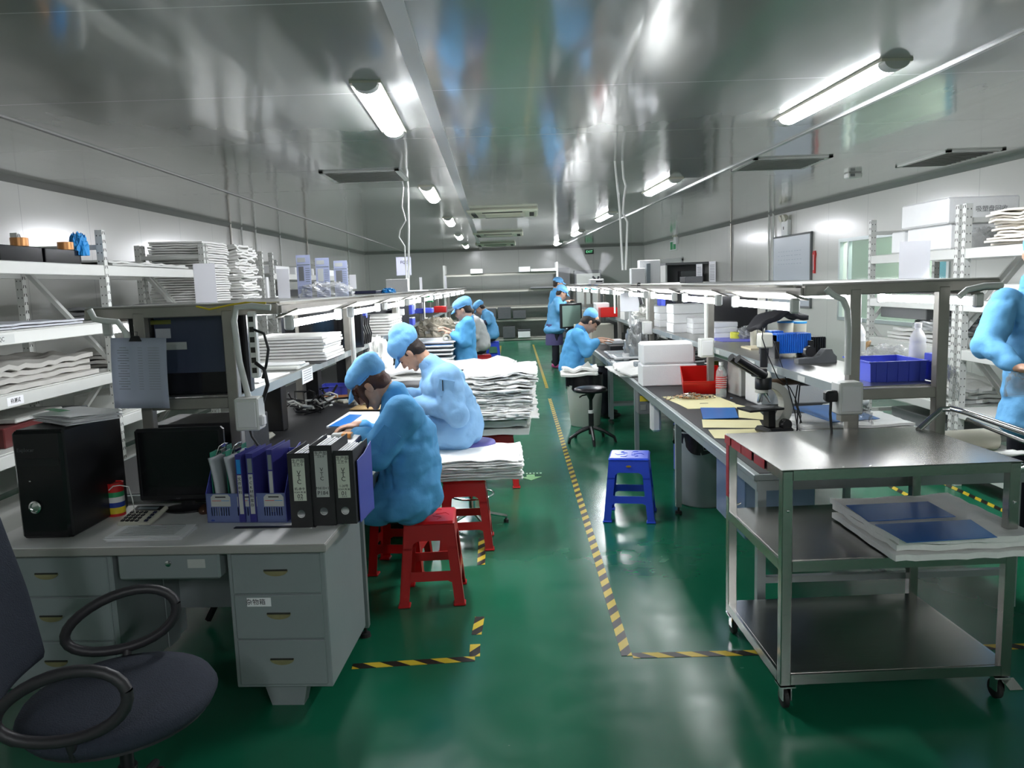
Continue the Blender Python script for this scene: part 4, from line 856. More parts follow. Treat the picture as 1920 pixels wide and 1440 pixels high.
folder(449,.024,.285,'slim navy folder with a bright blue strip, left of the pair',tx='文件材料',y=3.14); folder(470,.026,.290,'slim navy folder with a printed spine, right of the pair',top='flap',tx='PCK材料库存',y=3.135)
folder(508,.022,.30,'thin navy folder tucked against the leftmost black binder',y=3.15,top='flap')
for px, lab, dy in ((398,'green clipboard with drooping grey papers, leftmost in the file rack',0),(427,'green clipboard with grey papers beside the slim navy folders',.01)):
    p = aty(px,900,3.18+dy); t = thing('clipboard',lab,'clipboard',(p.x,3.18+dy,DZ+.006),-.1)
    MB().bb((-.003,0,0),(.0,.20,.29),b=.001).build('board','green_board',t)
    pp = MB().grid(lambda u,v:V((.004+.022*math.sin(v*2.2)*(1-u*.4)+.006*math.sin(u*7),-.01+u*.19,.27-v*.26)),10,10).build('papers','paper_gray',t,smooth='all'); q = pp.modifiers.new('t','SOLIDIFY'); q.thickness = .012
    MB().tube([(.0,.05,.27),(.014,.055,.305),(.018,.09,.312),(.014,.125,.305),(.0,.13,.27)],.0025).build('clip','chrome',t,smooth=True); MB().bb((-.012,.06,.272),(.016,.12,.290),b=.004).build('clip_plate','chrome',t)
p = atz(420,977,DZ); t = thing('marker_pen','blue and white marker pen lying before the blue file rack','marker',(p.x,p.y-.012,DZ+.010),-.03)
MB().lathe([(.009,-.045),(.010,-.04),(.010,.025),(.009,.027)],(0,0,0),14,RY(PI/2)).build('barrel','cup_blue',t,smooth=True); MB().lathe([(.009,.027),(.007,.035),(.003,.052)],(0,0,0),12,RY(PI/2)).build('tip_cap','white',t,smooth=True)
p = atz(520,985,DZ); tag(MB().box((0,0,.0015),(.34,.022,.003)).build('steel_ruler','black_plastic',loc=(p.x,p.y-.025,DZ),rot=(0,0,-.05)),'flat black ruler lying at the front of the binders','ruler')
# hanging list on the rack post
p = aty(263,700,3.44); t = thing('hanging_list','grey-white printed list hanging from a black clip on the left rack post','paper list',(p.x,3.44,p.z),0,rot=(0,.035,0))
pp = MB().grid(lambda u,v:V(((u-.5)*.245,-.008*math.sin(v*3)-.004*math.sin(u*6),(.5-v)*.315)),8,8).build('sheet',translucent('list_paper',(.66,.70,.80),.5),t,smooth='all'); q = pp.modifiers.new('t','SOLIDIFY'); q.thickness = .0015
ln = MB()
for r_ in range(17):
    ln.box((-.065,-.0135,.115-r_*.0115),(.05 if r_ % 3 else .03,.0005,.0018)); ln.box((.01,-.0135,.115-r_*.0115),(.02,.0005,.001)); ln.box((.07,-.0135,.115-r_*.0115),(.05,.0005,.0009))
ln.build('printing','gray_mid',t); MB().box((-.01,-.008,.155),(.05,.016,.024),taper=.6).build('clip','black_plastic',t); MB().tube([(-.02,-.01,.165),(-.02,-.006,.185),(0,-.006,.185),(0,-.01,.165)],.0015).build('clip_wire','black_plastic',t)
# big dark monitor behind the rack posts
t = thing('large_monitor','large black monitor with a grey-blue protective film, behind the left rack posts','monitor',(-1.50,3.66,MZL+.02))
MB().bb((-.29,-.03,.0),(.265,.04,.385),b=.01).build('bezel','black_plastic',t); MB().bb((-.265,-.033,.0),(.245,-.0295,.37)).build('screen','black_gloss',t)
fl = MB().bb((-.16,-.037,.105),(.155,-.0345,.385)).build('film',mat('film_blue_gray',(.055,.07,.12),.35,alpha=.85),t)
MB().bb((-.155,-.0385,.27),(-.085,-.0375,.315)).build('sticker','paper_gray',t); MB().bb((-.135,-.0385,.215),(-.015,-.0375,.25)).build('sticker','label_gray',t); MB().bb((-.175,-.0385,.335),(-.08,-.0375,.355)).build('sticker','olive',t)
# black carton and dark objects under the left mid shelf
simple_box((-1.50,3.80,TZ+.004),(.46,.32,.30),'black_mat','black carton below the large monitor on the left bench',b=.004)
simple_box((-1.29,3.62,TZ+.004),(.07,.12,.34),'gray_box','dark grey upright folder behind the near right post of the left rack',name='file_box',cat='box')
simple_box((-1.38,3.62,TZ+.16),(.045,.03,.05),'bright_blue','small blue box below the large monitor',b=.002)
simple_box((-1.66,3.75,TZ+.004),(.10,.1,.22),'cream','pale upright box behind the hanging list',b=.002)
# office chair
t = thing('office_chair','dark office chair with ring armrests in the lower left corner','office chair',(-1.21,2.20,0),.20)
MB().lathe([(.001,.405),(.20,.408),(.262,.425),(.275,.452),(.262,.475),(.20,.488),(.001,.492)],(0,0,0),36,sy=1.0).build('seat','chair_fabric',t,smooth='all')
MB().lathe([(.001,.385),(.19,.388),(.25,.41),(.25,.425)],(0,0,0),32).build('seat_shell','chair_plastic',t,smooth=True)
bk = MB().grid(lambda u,v:V((-.30-.10*v-.03*math.cos((u-.5)*3),(u-.5)*(.44-.10*abs(v-.4)),.52+.56*v)),12,12).build('backrest','chair_fabric',t,smooth='all'); q = bk.modifiers.new('t','SOLIDIFY'); q.thickness = .055; q = bk.modifiers.new('s','SUBSURF'); q.levels = 1; q.render_levels = 1
MB().tube([(-.10,0,.39),(-.30,0,.37),(-.37,0,.42),(-.40,0,.60),(-.43,0,.75)],.022).build('back_bar','chair_plastic',t,smooth=True)
for s in (-1,1):
    pts = []
    for k in range(29):
        a = 2*PI*k/28; ex = .172*math.cos(a); ez = .092*math.sin(a)*(1+.12*math.cos(a)); pts.append((-.06+ex*math.cos(.22)-ez*math.sin(.22), s*.275+.02*math.cos(a)*s, .585+ex*math.sin(.22)+ez*math.cos(.22)))
    MB().tube(pts,.0165,10,cap=False).build('armrest','chair_plastic',t,smooth=True); MB().tube([(-.05,s*.16,.40),(-.05,s*.25,.43),(-.05,s*.275,.50)],.014).build('arm_bracket','chair_plastic',t,smooth=True)
MB().lathe([(.028,.10),(.028,.24),(.02,.24),(.02,.39)],(0,0,0),16).build('gas_column','black_plastic',t,smooth=True)
for k in range(5):
    a = k*2*PI/5+.3; e = V((math.cos(a),math.sin(a),0)); MB().tube([e*.02+V((0,0,.12)),e*.15+V((0,0,.105)),e*.27+V((0,0,.075))],.022,8,r1=.014).build('base_leg','chair_plastic',t,smooth=True)
    MB().lathe([(.026,-.02),(.028,-.01),(.028,.01),(.026,.02)],e*.27+V((0,0,.028)),14,RZ(a)@RX(PI/2)).build('caster','rubber',t,smooth=True)
# ---------------------------------------------------------------- the steel cart
t = thing('steel_cart', 'three-tier stainless steel cart with red tape on its edge, right foreground', 'cart', (.975,2.77,0), .02); CW, CD, CH = .885, .70, .945
cart = t; CS = mat('cart_steel', (.46,.46,.44), .22, 1, .06, 9, .03, 40); CSD = mat('cart_sheet', (.42,.41,.39), .27, 1, .08, 5, .03, 30, stretch=(1,6,1))
for x in (.02, CW-.02):
    for y in (.02, CD-.02):
        MB().box((x,y,(CH+.10)/2),(.04,.04,CH-.10-.01),b=.003).build('leg',CS,t)
for z, nm in ((CH-.022,'top_frame'),(.575,'middle_frame'),(.13,'bottom_frame')):
    f = MB()
    for y in (.02,CD-.02): f.box((CW/2,y,z),(CW-.08,.04,.04))
    for x in (.02,CW-.02): f.box((x,CD/2,z),(.04,CD-.08,.04))
    f.build(nm,CS,t)
MB().bb((-.004,-.004,CH-.004),(CW+.004,CD+.004,CH),b=.0015).build('top_sheet',CSD,t)
MB().bb((.012,.012,.592),(CW-.012,CD-.012,.597)).build('shelf_sheet',CSD,t); MB().bb((.012,.012,.147),(CW-.012,CD-.012,.152)).build('shelf_sheet',CSD,t)
rt = MB()
for a, b_ in ((.18,.30),(.33,.46),(.47,.60),(.62,.70)): rt.bb((-.0065,a,CH-.040),(-.0042,b_,CH-.004))
rt.bb((-.0012,.655,.66),(-.0002,.695,.90)); rt.build('red_tape',mat('worn_red_tape',(.40,.02,.03),.4,0,.35,25),t)
for k in range(5): MB().ball((.13+k*.10,.012,CH),(.004,.004,.002)).build('rivet','chrome',t)
for x, y in ((.02,.02),(CW-.02,.02)): MB().ball((x-.0,y-.022,.79),(.006,.004,.006)).build('bolt','chrome',t)
for x in (.03,CW-.03):
    for y in (.03,CD-.03):
        c = MB().box((x,y,.098),(.06,.06,.006)); c.bb((x-.018,y-.02,.04),(x-.014,y+.02,.098)); c.bb((x+.014,y-.02,.04),(x+.018,y+.02,.098)); co = c.build('caster','chrome',t)
        MB().lathe([(.034,-.011),(.038,-.008),(.038,.008),(.034,.011)],(x,y+.012,.038),20,RY(PI/2)).build('wheel','rubber',co,smooth=True)
        if x > .5 and y < .1: MB().box((x+.02,y-.05,.085),(.05,.06,.006),R=RX(.3)).build('brake_pedal','chrome',co)
h0 = V((.975,2.77,0)); iv = RZ(-.02)
hp = [iv@(aty(px,py,y)-h0) for px, py, y in ((1722,806,3.42),(1745,785,3.46),(1765,768,3.48),(1785,766,3.46),(1815,774,3.36),(1925,812,2.96),(1985,836,2.78),(1990,860,2.75),(1955,875,2.77))]
MB().tube(hp,.0135,12).build('handle','chrome',t,smooth=True)
MB().tube([hp[4]+V((0,-.0,-.03)),hp[6]+V((-.01,0,-.03)),V((CW,.05,CH-.05))],.010,8).build('handle_bar','chrome',t,smooth=True)
# foam bundle with two blue films on the middle tier
def soft_stack(w_, d_, h_, layers, m_, name, t, z0=0, seed=1, jit=.01, wav=.006, fray=0, thick=None, n=14):
    r = random.Random(seed); lay = []
    for i in range(layers):
        th = h_/layers; ox, oy = r.uniform(-jit,jit), r.uniform(-jit,jit); ex, ey = r.uniform(-jit,jit), r.uniform(-jit,jit); ph = r.uniform(0,9); a = r.uniform(-1,1)*jit*1.2
        def f(u, v, top, i=i, ox=ox, oy=oy, ph=ph, ex=ex, ey=ey, a=a):
            x = (u-.5)*(w_+ex); y = (v-.5)*(d_+ey); e = max(abs(u-.5), abs(v-.5))*2
            fr = fray*(noise.noise(V((u*9,v*9,i*3.1+seed)))) if e > .9 else 0
            z = z0+th*(i+(.97 if top else .02))+wav*noise.noise(V((x*7,y*7,ph*.2+seed)))*(.3+i/layers)-(e**6)*th*(.14 if top else -.10)
            return V((ox+x*(1+fr)-a*y, oy+y*(1+fr)+a*x, z))
        mb = MB(); mb.grid(lambda u,v:f(u,v,True),n,n); o = (n+1)**2; mb.grid(lambda u,v:f(u,v,False),n,n)
        rim = [j for j in range(n)]+[j*(n+1)+n for j in range(n)]+[n*(n+1)+n-j for j in range(n)]+[(n-j)*(n+1) for j in range(n)]
        k = len(rim); mb.f += [(rim[q],rim[(q+1) % k],o+rim[(q+1) % k],o+rim[q]) for q in range(k)]; mb.m += [0]*k
        lay.append(mb)
    if t is None: return lay
    big = MB()
    for mb in lay: o = len(big.v); big.v += mb.v; big.f += [[o+i for i in f] for f in mb.f]; big.m += mb.m
    return big.build(name, m_, t, smooth=True)
fc = V((1.63,3.00,.60)); t = thing('foam_bundle','white foam sheet bundle on the middle tier of the steel cart','foam sheets',fc,.02)
soft_stack(.52,.55,.095,3,'foam_sheet','sheets',t,seed=4,jit=.012,wav=.012,fray=.05)
def film(px4, z, label, m_='cart_film', th=.002):
    P = [atz(a,b_,z) for a,b_ in px4]; c = sum(P,V())/4; mb = MB().plate([((p-c).x,(p-c).y) for p in P],[],th,lambda u,v,w_:V((u,v,w_))); o = mb.build('blue_film',m_,loc=c); return tag(o,label,'film sheet')
film([(1586,948),(1740,941),(1792,969),(1628,978)],.702,'blue film rectangle on the cart foam bundle, rear one')
film([(1640,984),(1820,975),(1870,1008),(1700,1018)],.702,'blue film rectangle on the cart foam bundle, front one')
# ---------------------------------------------------------------- right bench top
RT = TZ+.0035
def at_bench(px, py, z=RT): return atz(px, py, z)
p = at_bench(1208,725); simple_box((1.345,6.72,RT),(.47,.26,.185),'foam','lower white foam box of the pair beside the red bin',name='foam_box',cat='foam box',b=.008,rz=-.03)
simple_box((1.34,6.72,RT+.187),(.455,.25,.185),'foam','upper white foam box of the pair beside the red bin',name='foam_box',cat='foam box',b=.018,rz=-.03)
t = thing('parts_bin','red open parts bin tipped toward the aisle beside the foam boxes','parts bin',(1.50,6.18,RT+.02),rot=(.42,0,-.12)); m_ = MB(); hollow(m_,(.27,.22,.15),.005,flare=1.12); m_.build('bin','red_bin',t)
MB().box((0,-.117,.125),(.27,.012,.012)).build('rim','red_bin',t); MB().box((.03,.0,.010),(.12,.06,.004)).build('amber_plate','amber',t)
t = thing('parts_bin','red open parts bin behind the tipped red bin','parts bin',(1.60,6.50,RT)); m_ = MB(); hollow(m_,(.26,.22,.14),.005,flare=1.1); m_.build('bin','red_bin',t)
simple_box((1.92,6.2,RT),(.25,.2,.10),'red_bin','red box behind the plastic bottles on the right bench',name='parts_bin',cat='parts bin',b=.004)
def bottle(p, s, body, cap, label, lab=None):
    t = thing('bottle',label,'bottle',p); pr = [(.001,0),(.030,0),(.033,.006),(.033,.05),(.030,.058),(.033,.066),(.033,.13),(.030,.138),(.032,.145),(.031,.16),(.020,.185),(.0125,.195),(.0125,.205)]
    MB().lathe([(a*s,b_*s) for a,b_ in pr],(0,0,0),22).build('body',body,t,smooth='all'); MB().lathe([(.001,.202*s),(.0145*s,.202*s),(.0145*s,.222*s),(.001,.222*s)],(0,0,0),16).build('cap',cap,t,smooth=True)
    if lab:
        lb = MB()
        for k in range(6): lb.lathe([(.0338*s,(.062+k*.013)*s),(.0338*s,(.067+k*.013)*s)],(0,0,0),22,cap=False)
        lb.build('label_band',lab,t,smooth=True)
    return t
CL = clear('clear_plastic',(.75,.80,.80),.30,.08)
p = at_bench(1352,745); bottle(p,1.22,CL,'white','clear water bottle with red lettering band on the right bench',lab='red')
p = at_bench(1371,722); bottle(p,1.05,mat('dull_clear',(.42,.42,.46),.35,alpha=.9),'white','dull grey plastic bottle behind the clear water bottle')
t = thing('cup','white paper cup on the right bench behind the bottles','cup',(1.93,6.75,RT)); MB().lathe([(.03,0),(.045,.20),(.042,.20),(.028,.005)],(0,0,0),20).build('wall','white',t,smooth=True)
simple_box((1.83,7.0,RT),(.12,.12,.16),'olive','olive green jar behind the clear water bottle',name='jar',cat='jar',b=.03)
# parts heap
p = at_bench(1294,748); hp_ = MB(); r = random.Random(5)
for i in range(260):
    a = r.uniform(0,6.28); rr = abs(r.gauss(0,.5)); x, y = rr*.20*math.cos(a), rr*.10*math.sin(a); hp_.use(MX(r.choice(['copper','copper','label_gray','slot','beige','chrome']))).box((x,y,.012+max(0,.04*(1-rr))*r.random()),(.022,.009,.002),R=RZ(r.uniform(0,3))@RX(r.uniform(-.7,.7)))
tag(hp_.build('flex_circuits',None,loc=p),'heap of small copper-coloured flex circuits on yellow paper','circuits',kind='stuff')
def flat(px4, z, m_, label, name='yellow_sheet', cat='paper sheet', th=.0016, wob=0):
    P = [atz(a,b_,z) for a,b_ in px4]; c = sum(P,V())/len(P); return tag(MB().plate([((q-c).x,(q-c).y) for q in P],[],th,lambda u,v,w_:V((u,v,w_+wob*math.sin(u*12)))).build(name,m_,loc=c),label,cat)
flat([(1240,744),(1335,740),(1378,756),(1384,764),(1290,767),(1272,758)],RT+.001,'yellow_paper','yellow interleaf sheet under the heap of flex circuits')
flat([(1365,754),(1420,768),(1440,788),(1385,783),(1384,768)],RT+.003,'yellow_paper','yellow interleaf sheet between the blue sheet and the microscope')
flat([(1316,787),(1424,788),(1432,803),(1318,802)],RT+.002,'yellow_paper','yellow interleaf strip in front of the blue sheet')
flat([(1328,806),(1440,804),(1460,812),(1400,824),(1340,822)],RT+.001,'yellow_paper','yellow interleaf sheet nearest the steel cart')
flat([(1313,765),(1378,765),(1385,784),(1318,786)],RT+.006,'blue_film','small bright blue plastic sheet among the yellow papers',name='blue_sheet',cat='plastic sheet',th=.003)
simple_box(tuple(at_bench(1320,757)),(.06,.012,.004),'slot','thin dark strip lying on the yellow sheet',name='metal_strip',cat='strip',b=.001)
# microscope
M = V((1.455,4.42,RT)); t = thing('microscope','trinocular microscope with a camera arm on the right bench','microscope',M,.28)
MC = mat('scope_cream',(.52,.52,.46),.35); BK = mat('scope_black',(.014,.014,.015),.3)
MB().bb((-.03,-.08,0),(.14,.08,.04),b=.015).build('base',BK,t)
arm = []; 
for k in range(13): a = -PI*.32+k*(PI*.80)/12; arm.append((math.cos(a),math.sin(a)))
ou = [(.005+.155*c,.155+.150*s) for c,s in arm]; inn = [(-.005+.105*c,.165+.105*s) for c,s in reversed(arm)]
MB().plate([(.05,.0),(.13,.0)]+ou+inn+[(.045,.08)],[],.055,lambda u,v,w_:V((u,w_-.0275,v))).build('arm',MC,t,bevel=.006)
MB().bb((-.15,-.07,.145),(.075,.07,.158),b=.003).build('stage',BK,t); MB().bb((-.07,-.05,.158),(.02,.05,.164)).build('specimen_tray','gray_mid',t); MB().bb((.0,-.03,.04),(.045,.03,.145),b=.004).build('focus_block',BK,t)
for s in (-1,1): MB().lathe([(.001,-.02),(.03,-.02),(.034,-.014),(.034,.014),(.03,.02),(.001,.02)],(.095,s*.05,.055),22,RX(PI/2)).build('focus_knob',BK,t,smooth=True)
MB().lathe([(.028,.242),(.038,.246),(.036,.262),(.001,.266)],(-.03,0,0),24).build('nosepiece',MC,t,smooth=True)
for ax in (-.5,.25,.9): MB().cone((-.03+.015*math.sin(ax),.012*math.cos(ax*3),.245),(-.03+.045*math.sin(ax*.9),.028*math.cos(ax*3),.192),.014,.009,14).build('objective','chrome',t,smooth=True)
MB().lathe([(.001,.262),(.045,.264),(.047,.27),(.047,.325),(.044,.33),(.001,.33)],(-.02,0,0),26).build('turret',BK,t,smooth=True)
MB().lathe([(.044,.33),(.046,.335),(.036,.36),(.020,.372),(.018,.40),(.001,.40)],(-.02,0,0),24).build('head',MC,t,smooth=True)
for s in (-1,1):
    e0 = V((-.03,s*.03,.345)); e1 = V((-.165,s*.036,.425)); MB().tube([e0,e1],.024,16).build('eyepiece_tube',BK,t,smooth=True); MB().tube([e1,e1+V((-.045,0,.028))],.025,16).build('eyepiece',BK,t,smooth=True)
MB().bb((-.075,-.045,.335),(-.02,.045,.385),b=.006).build('prism_housing',BK,t)
MB().tube([(-.018,0,.39),(-.018,0,.50)],.0215,18).build('photo_tube',BK,t,smooth=True); cm = MB().bb((-.05,-.03,.50),(.025,.03,.585),b=.008).build('camera_box',MC,t)
MB().tube([(.02,0,.298),(.12,0,.296),(.25,0,.294)],.021,18).build('camera_arm','brown_tube',t,smooth=True); MB().tube([(.115,0,.296),(.122,0,.296)],.024,18).build('ring','chrome',t,smooth=True)
MB().lathe([(.024,0),(.03,.01),(.031,.045),(.034,.05),(.034,.08),(.028,.085)],(.215,0,.295),20,RY(PI/2)).build('lamp_housing',BK,t,smooth=True)
for pts, r_ in (([(-.03,-.02,.59),(-.045,-.03,.62),(-.05,-.03,.56),(-.02,-.05,.45),(.04,-.05,.33),(.12,-.05,.27),(.16,-.05,.20),(.19,-.06,.10),(.18,-.06,.01)],.003),([(.01,-.02,.58),(.04,-.03,.50),(.08,-.04,.38),(.12,-.05,.24),(.15,-.06,.12),(.17,-.06,.02)],.003),([(.21,-.02,.27),(.195,-.03,.20),(.175,-.05,.12),(.165,-.06,.01)],.004),([(.21,.0,.27),(.18,-.02,.18),(.2,-.04,.08),(.22,-.05,.01)],.004)):
    MB().tube(pts,r_,7).build('cable','black_plastic',t,smooth=True)
# big white boxes and the wrapped film stack behind the microscope
simple_box((2.02,5.55,RT),(.60,.30,.24),'foam','large white foam box behind the microscope',name='foam_box',cat='foam box',b=.012,rz=.05)
simple_box((1.98,5.98,RT),(.55,.25,.28),'rack_paint','flat grey-white box behind the large foam box',name='box',b=.01,rz=.1)
wc = (atz(1475,770,RT)+atz(1685,775,RT))/2; t = thing('foam_bundle','wrapped white foam stack with a blue film on top, behind the steel cart','foam sheets',(1.94,4.52,RT),.0)
soft_stack(.62,.44,.06,3,'foam_sheet','sheets',t,seed=9,jit=.012,wav=.008,fray=.05)
film([(1478,763),(1578,758),(1650,785),(1560,792)],RT+.064,'blue film rectangle on the wrapped foam stack behind the cart','blue_film')
ro = MB(); ro.tube([(0,0,.035),(.12,.02,.04),(.22,.05,.055),(.30,.09,.06),(.33,.10,.05)],.033,12,r1=.028); t = tag(organic(ro.build('foam_roll','foam_sheet',loc=(2.02,5.0,RT)),.008,.012),'thin twisted roll of white foam film lying behind the blue film','roll')
t = thing('paper_roll','large white paper roll at the right end of the right bench','roll',(2.20,3.80,RT),.12); MB().lathe([(.055,-.20),(.057,.20),(.01,.20),(.01,-.20)],(0,0,.057),28,RY(PI/2)).build('roll','cream',t,smooth=True)
MB().grid(lambda u,v:V(((u-.5)*.34+.10,-.05-.12*v,.004+.018*abs(math.sin(v*5+u*2))*v)),10,8).build('loose_end','foam_sheet',t,smooth='all').modifiers.new('t','SOLIDIFY').thickness = .006
# cloths, green-black trays toward the man
t = thing('wiping_cloths','crumpled white cloths hanging over the bench edge near the foam boxes','cloths',(1.22,7.75,RT),.0)
soft_stack(.36,.9,.05,3,'foam_sheet','cloth',t,seed=21,jit=.05,wav=.05,fray=.1)
simple_box((1.34,7.62,RT+.055),(.26,.2,.05),'flap','small dark green tray lying on the white cloths',name='tray',cat='tray')
for k, (x, y, z, w_, d_) in enumerate(((1.42,8.5,0,.62,.40),(1.44,8.75,.045,.60,.36),(1.47,9.3,.0,.60,.38),(1.50,9.75,.0,.64,.36))):
    t = thing('display_tray',('white-rimmed dark tray on the right bench nearest the cloths','white-rimmed dark tray resting partly on the nearest dark tray','white-rimmed dark tray before the seated man','white-rimmed dark tray beyond the seated man\'s hands')[k],'tray',(x,y,RT+z)); MB().bb((-w_/2,-d_/2,0),(w_/2,d_/2,.022),b=.004).build('rim','white',t); MB().bb((-w_/2+.03,-d_/2+.03,.022),(w_/2-.03,d_/2-.03,.026)).build('panel','flap',t)
t = thing('cup','small white cup on a tray before the seated man','cup',(1.27,8.62,RT+.03)); MB().lathe([(.035,0),(.042,.07),(.038,.07),(.03,.005)],(0,0,0),16).build('wall','white',t,smooth=True)
for k in range(7):
    x = 1.72 if k % 2 else 1.62; t = thing('display_tray','steel-edged black tray piled right of the plastic bags, layer '+('one','two','three','four','five','six','seven')[k],'tray',(x+.03*(k % 3),8.0+.05*(k % 2),RT+.030*k),.06*(k % 3-1),'pile of black trays on the right bench')
    MB().bb((-.26,-.2,0),(.26,.2,.020),b=.004).build('rim','steel' if k % 2 else 'white',t); MB().bb((-.245,-.185,.020),(.245,.185,.026)).build('panel','black_mat',t)
# grey plastic bags
def bagheap(loc, d, m_, label, seed=2, name='plastic_bag', cat='plastic bag', n=9, vox=.014):
    def f(u, v):
        a_ = 2*PI*u; rr = math.sin(min(1, v)*PI*.5); q = V((math.cos(a_)*rr*2.2, math.sin(a_)*rr*2.2, v*2.0+seed*3.7)); k = 1-abs(noise.noise(q*1.6))*1.5; k2 = 1-abs(noise.noise(q*4.3+V((5,1,seed))))*1.2
        R_ = rr**.8*(.72+.30*k+.16*k2); z = d[2]*(math.cos(v*PI*.5)**.7)*(.55+.38*k+.16*k2)
        return V((d[0]*.5*R_*math.cos(a_), d[1]*.5*R_*math.sin(a_), max(.002, z)))
    mb = MB(); mb.grid(f, 34, 15); return tag(mb.build(name, m_, loc=loc), label, cat)
BG = mat('bag_film',(.50,.50,.47),.25,0,.25,14,.8,35,coat=.5); BGD = mat('bag_film_gray',(.26,.27,.27),.25,0,.3,12,.8,30,coat=.5); BGC = mat('bag_clear',(.55,.56,.55),.12,0,.2,20,.5,40,alpha=.30,coat=.8)
bagheap((1.72,9.3,MZR+.02),(.55,.75,.22),BG,'pale crumpled plastic bag on the right rack shelf behind the man',3); bagheap((1.50,8.9,RT+.06),(.38,.5,.36),BGD,'grey plastic bag hanging down under the pale bag on the right rack',7)
# mid shelf of the right rack
RS = MZR+.020
def rib(loc, w_, d_, h_, n, label, m_='rib_blue'):
    t = thing('divider_block',label,'divider block',loc); 
    for k in range(n): MB().bb((-w_/2+w_*k/n,-d_/2,.0),(-w_/2+w_*(k+.72)/n,d_/2,h_),b=.0015).build('fin',m_,t)
    MB().bb((-w_/2,-d_/2+.006,0),(w_/2,d_/2-.006,h_*.93)).build('core',m_,t); return t
rib((1.80,5.00,RS+.03),.22,.13,.125,16,'bright blue ribbed divider block on the right rack shelf, larger one'); rib((1.79,5.28,RS+.03),.085,.13,.125,6,'bright blue ribbed divider block on the right rack shelf, smaller left one')
rib((1.98,5.12,RS+.0),.15,.12,.12,10,'black ribbed divider block right of the blue ones','black_plastic')
for x, y in ((1.68,4.96),(1.70,5.22),(1.745,5.22),(1.90,4.97)): simple_box((x,y,RS),(.03,.12,.11),'black_plastic','black bracket holding the blue divider blocks, '+{1.68:'left front',1.70:'left rear',1.745:'middle rear',1.90:'right front'}[x],name='block_holder',cat='bracket',b=.002)
t = thing('tape_dispenser','dark grey tape dispenser tray in front of the blue divider blocks','tape dispenser',(1.80,4.60,RS),.0)
MB().plate([(-.11,0),(.12,0),(.12,.04),(.10,.06),(.09,.085),(.05,.085),(.02,.05),(-.02,.035),(-.11,.03)],[],.075,lambda u,v,w_:V((u,w_-.037,v))).build('body','gray_box',t,bevel=.004); MB().lathe([(.022,-.02),(.032,-.02),(.032,.02),(.022,.02)],(-.03,0,.072),22,RX(PI/2)).build('tape_reel','black_plastic',t,smooth=True)
t = thing('tape_roll','yellow tape roll on the right rack shelf','tape',(1.92,6.62,RS+.005)); MB().lathe([(.03,0),(.052,0),(.052,.055),(.03,.055)],(0,0,0),28,cap=False).build('roll','yellow_tape',t,smooth=True)
flat([(1326,636),(1355,641),(1410,641),(1405,633),(1350,632)],RS+.001,'violet_plastic','flat blue plastic board under the yellow tape roll',name='blue_board',cat='board',th=.006)
simple_box((1.86,5.66,RS),(.30,.24,.014),'beige','beige paper pad on the right rack shelf left of the blue blocks',name='paper_pad',cat='paper pad',b=.002)
def crate(loc, d, label, m_='blue_bin', rz=0):
    t = thing('crate',label,'crate',loc,rz); m = MB(); hollow(m,d,.004,flare=1.04)
    rm = MB(); x, y = d[0]/2*1.04, d[1]/2*1.04
    for s in (-1,1): rm.box((0,s*y,d[2]),(2*x+.016,.012,.006)); rm.box((s*x,0,d[2]),(.012,2*y,.006))
    rm.build('rim',m_,t); rb = m
    for k in range(5): rb.box((-d[0]*.4+d[0]*.2*k,-d[1]/2*1.02,d[2]*.5),(.004,.010,d[2]*.96))
    m.build('tray',m_,t); return t
crate((1.845,3.83,RS),(.26,.28,.098),'bright blue plastic crate on the near end of the right rack shelf')
simple_box((2.03,3.70,RS),(.05,.12,.13),'blue_bin','blue box edge behind the near right post of the right rack',name='bin_box',cat='box',b=.003)
t = bottle((1.93,4.32,RS),1.25,'white','white','white plastic bottle with printed label behind the blue crate'); MB().lathe([(.0418,.02),(.0418,.15)],(0,0,0),22,cap=False).build('label_band','label_gray',t)
bottle((2.045,3.90,RS),1.2,'white','white','white plastic bottle right of the rack post over the cart')
for k in (0,1): tag(organic(MB().ball((0,0,.03),(.06,.025,.018),RY(-.5-.3*k),12,8).build('spatula_bowl','wood',loc=(1.93+.07*k,4.35+.05*k,RS+.05+.02*k)),.006),'brown wooden scoop leaning behind the blue crate, '+('left one','right one')[k],'scoop')
bagheap((2.02,4.15,RS),(.26,.3,.14),BGC,'clear crumpled plastic bag between the blue crate and the post',5,vox=.009); bagheap((2.08,3.70,RS-.10),(.12,.10,.18),BGC,'clear plastic bag hanging beside the right post',6,n=5,vox=.009)
bagheap((1.70,3.80,MZR-.20),(.14,.14,.10),BGC,'clear crinkled plastic scrap under the blue crate shelf',8,n=5,vox=.009)
# white foam boxes and stacks on the shelf
for i,(px0,px1,pt_,pb,y,lab) in enumerate(((1336,1380,591,628,7.15,'tall white foam stack on the right rack shelf beside the second post'),(1338,1387,612,641,6.75,'low white foam stack on the right rack shelf before the tall one'),(1236,1262,578,615,8.6,'white carton on the right rack shelf, farthest of the bright stack'),(1262,1322,577,628,7.6,'large bright white foam stack on the right rack shelf'),(1298,1325,603,632,7.35,'small white foam block in front of the large bright stack'))):
    a = aty(px0,pb,y); b_ = aty(px1,pb,y); h_ = aty(px0,pt_,y).z-a.z; w_ = b_.x-a.x; zz = RS
    t = thing('foam_stack',lab,'foam stack',((a.x+b_.x)/2,y+.15,zz)); 
    for k in range(3): MB().bb((-w_/2+.004*(k % 2),-.16,h_*1.05*k/3),(w_/2-.006*(k == 2),.16,h_*1.05*(k+.97)/3),b=.006).build('foam_layer','foam',t)
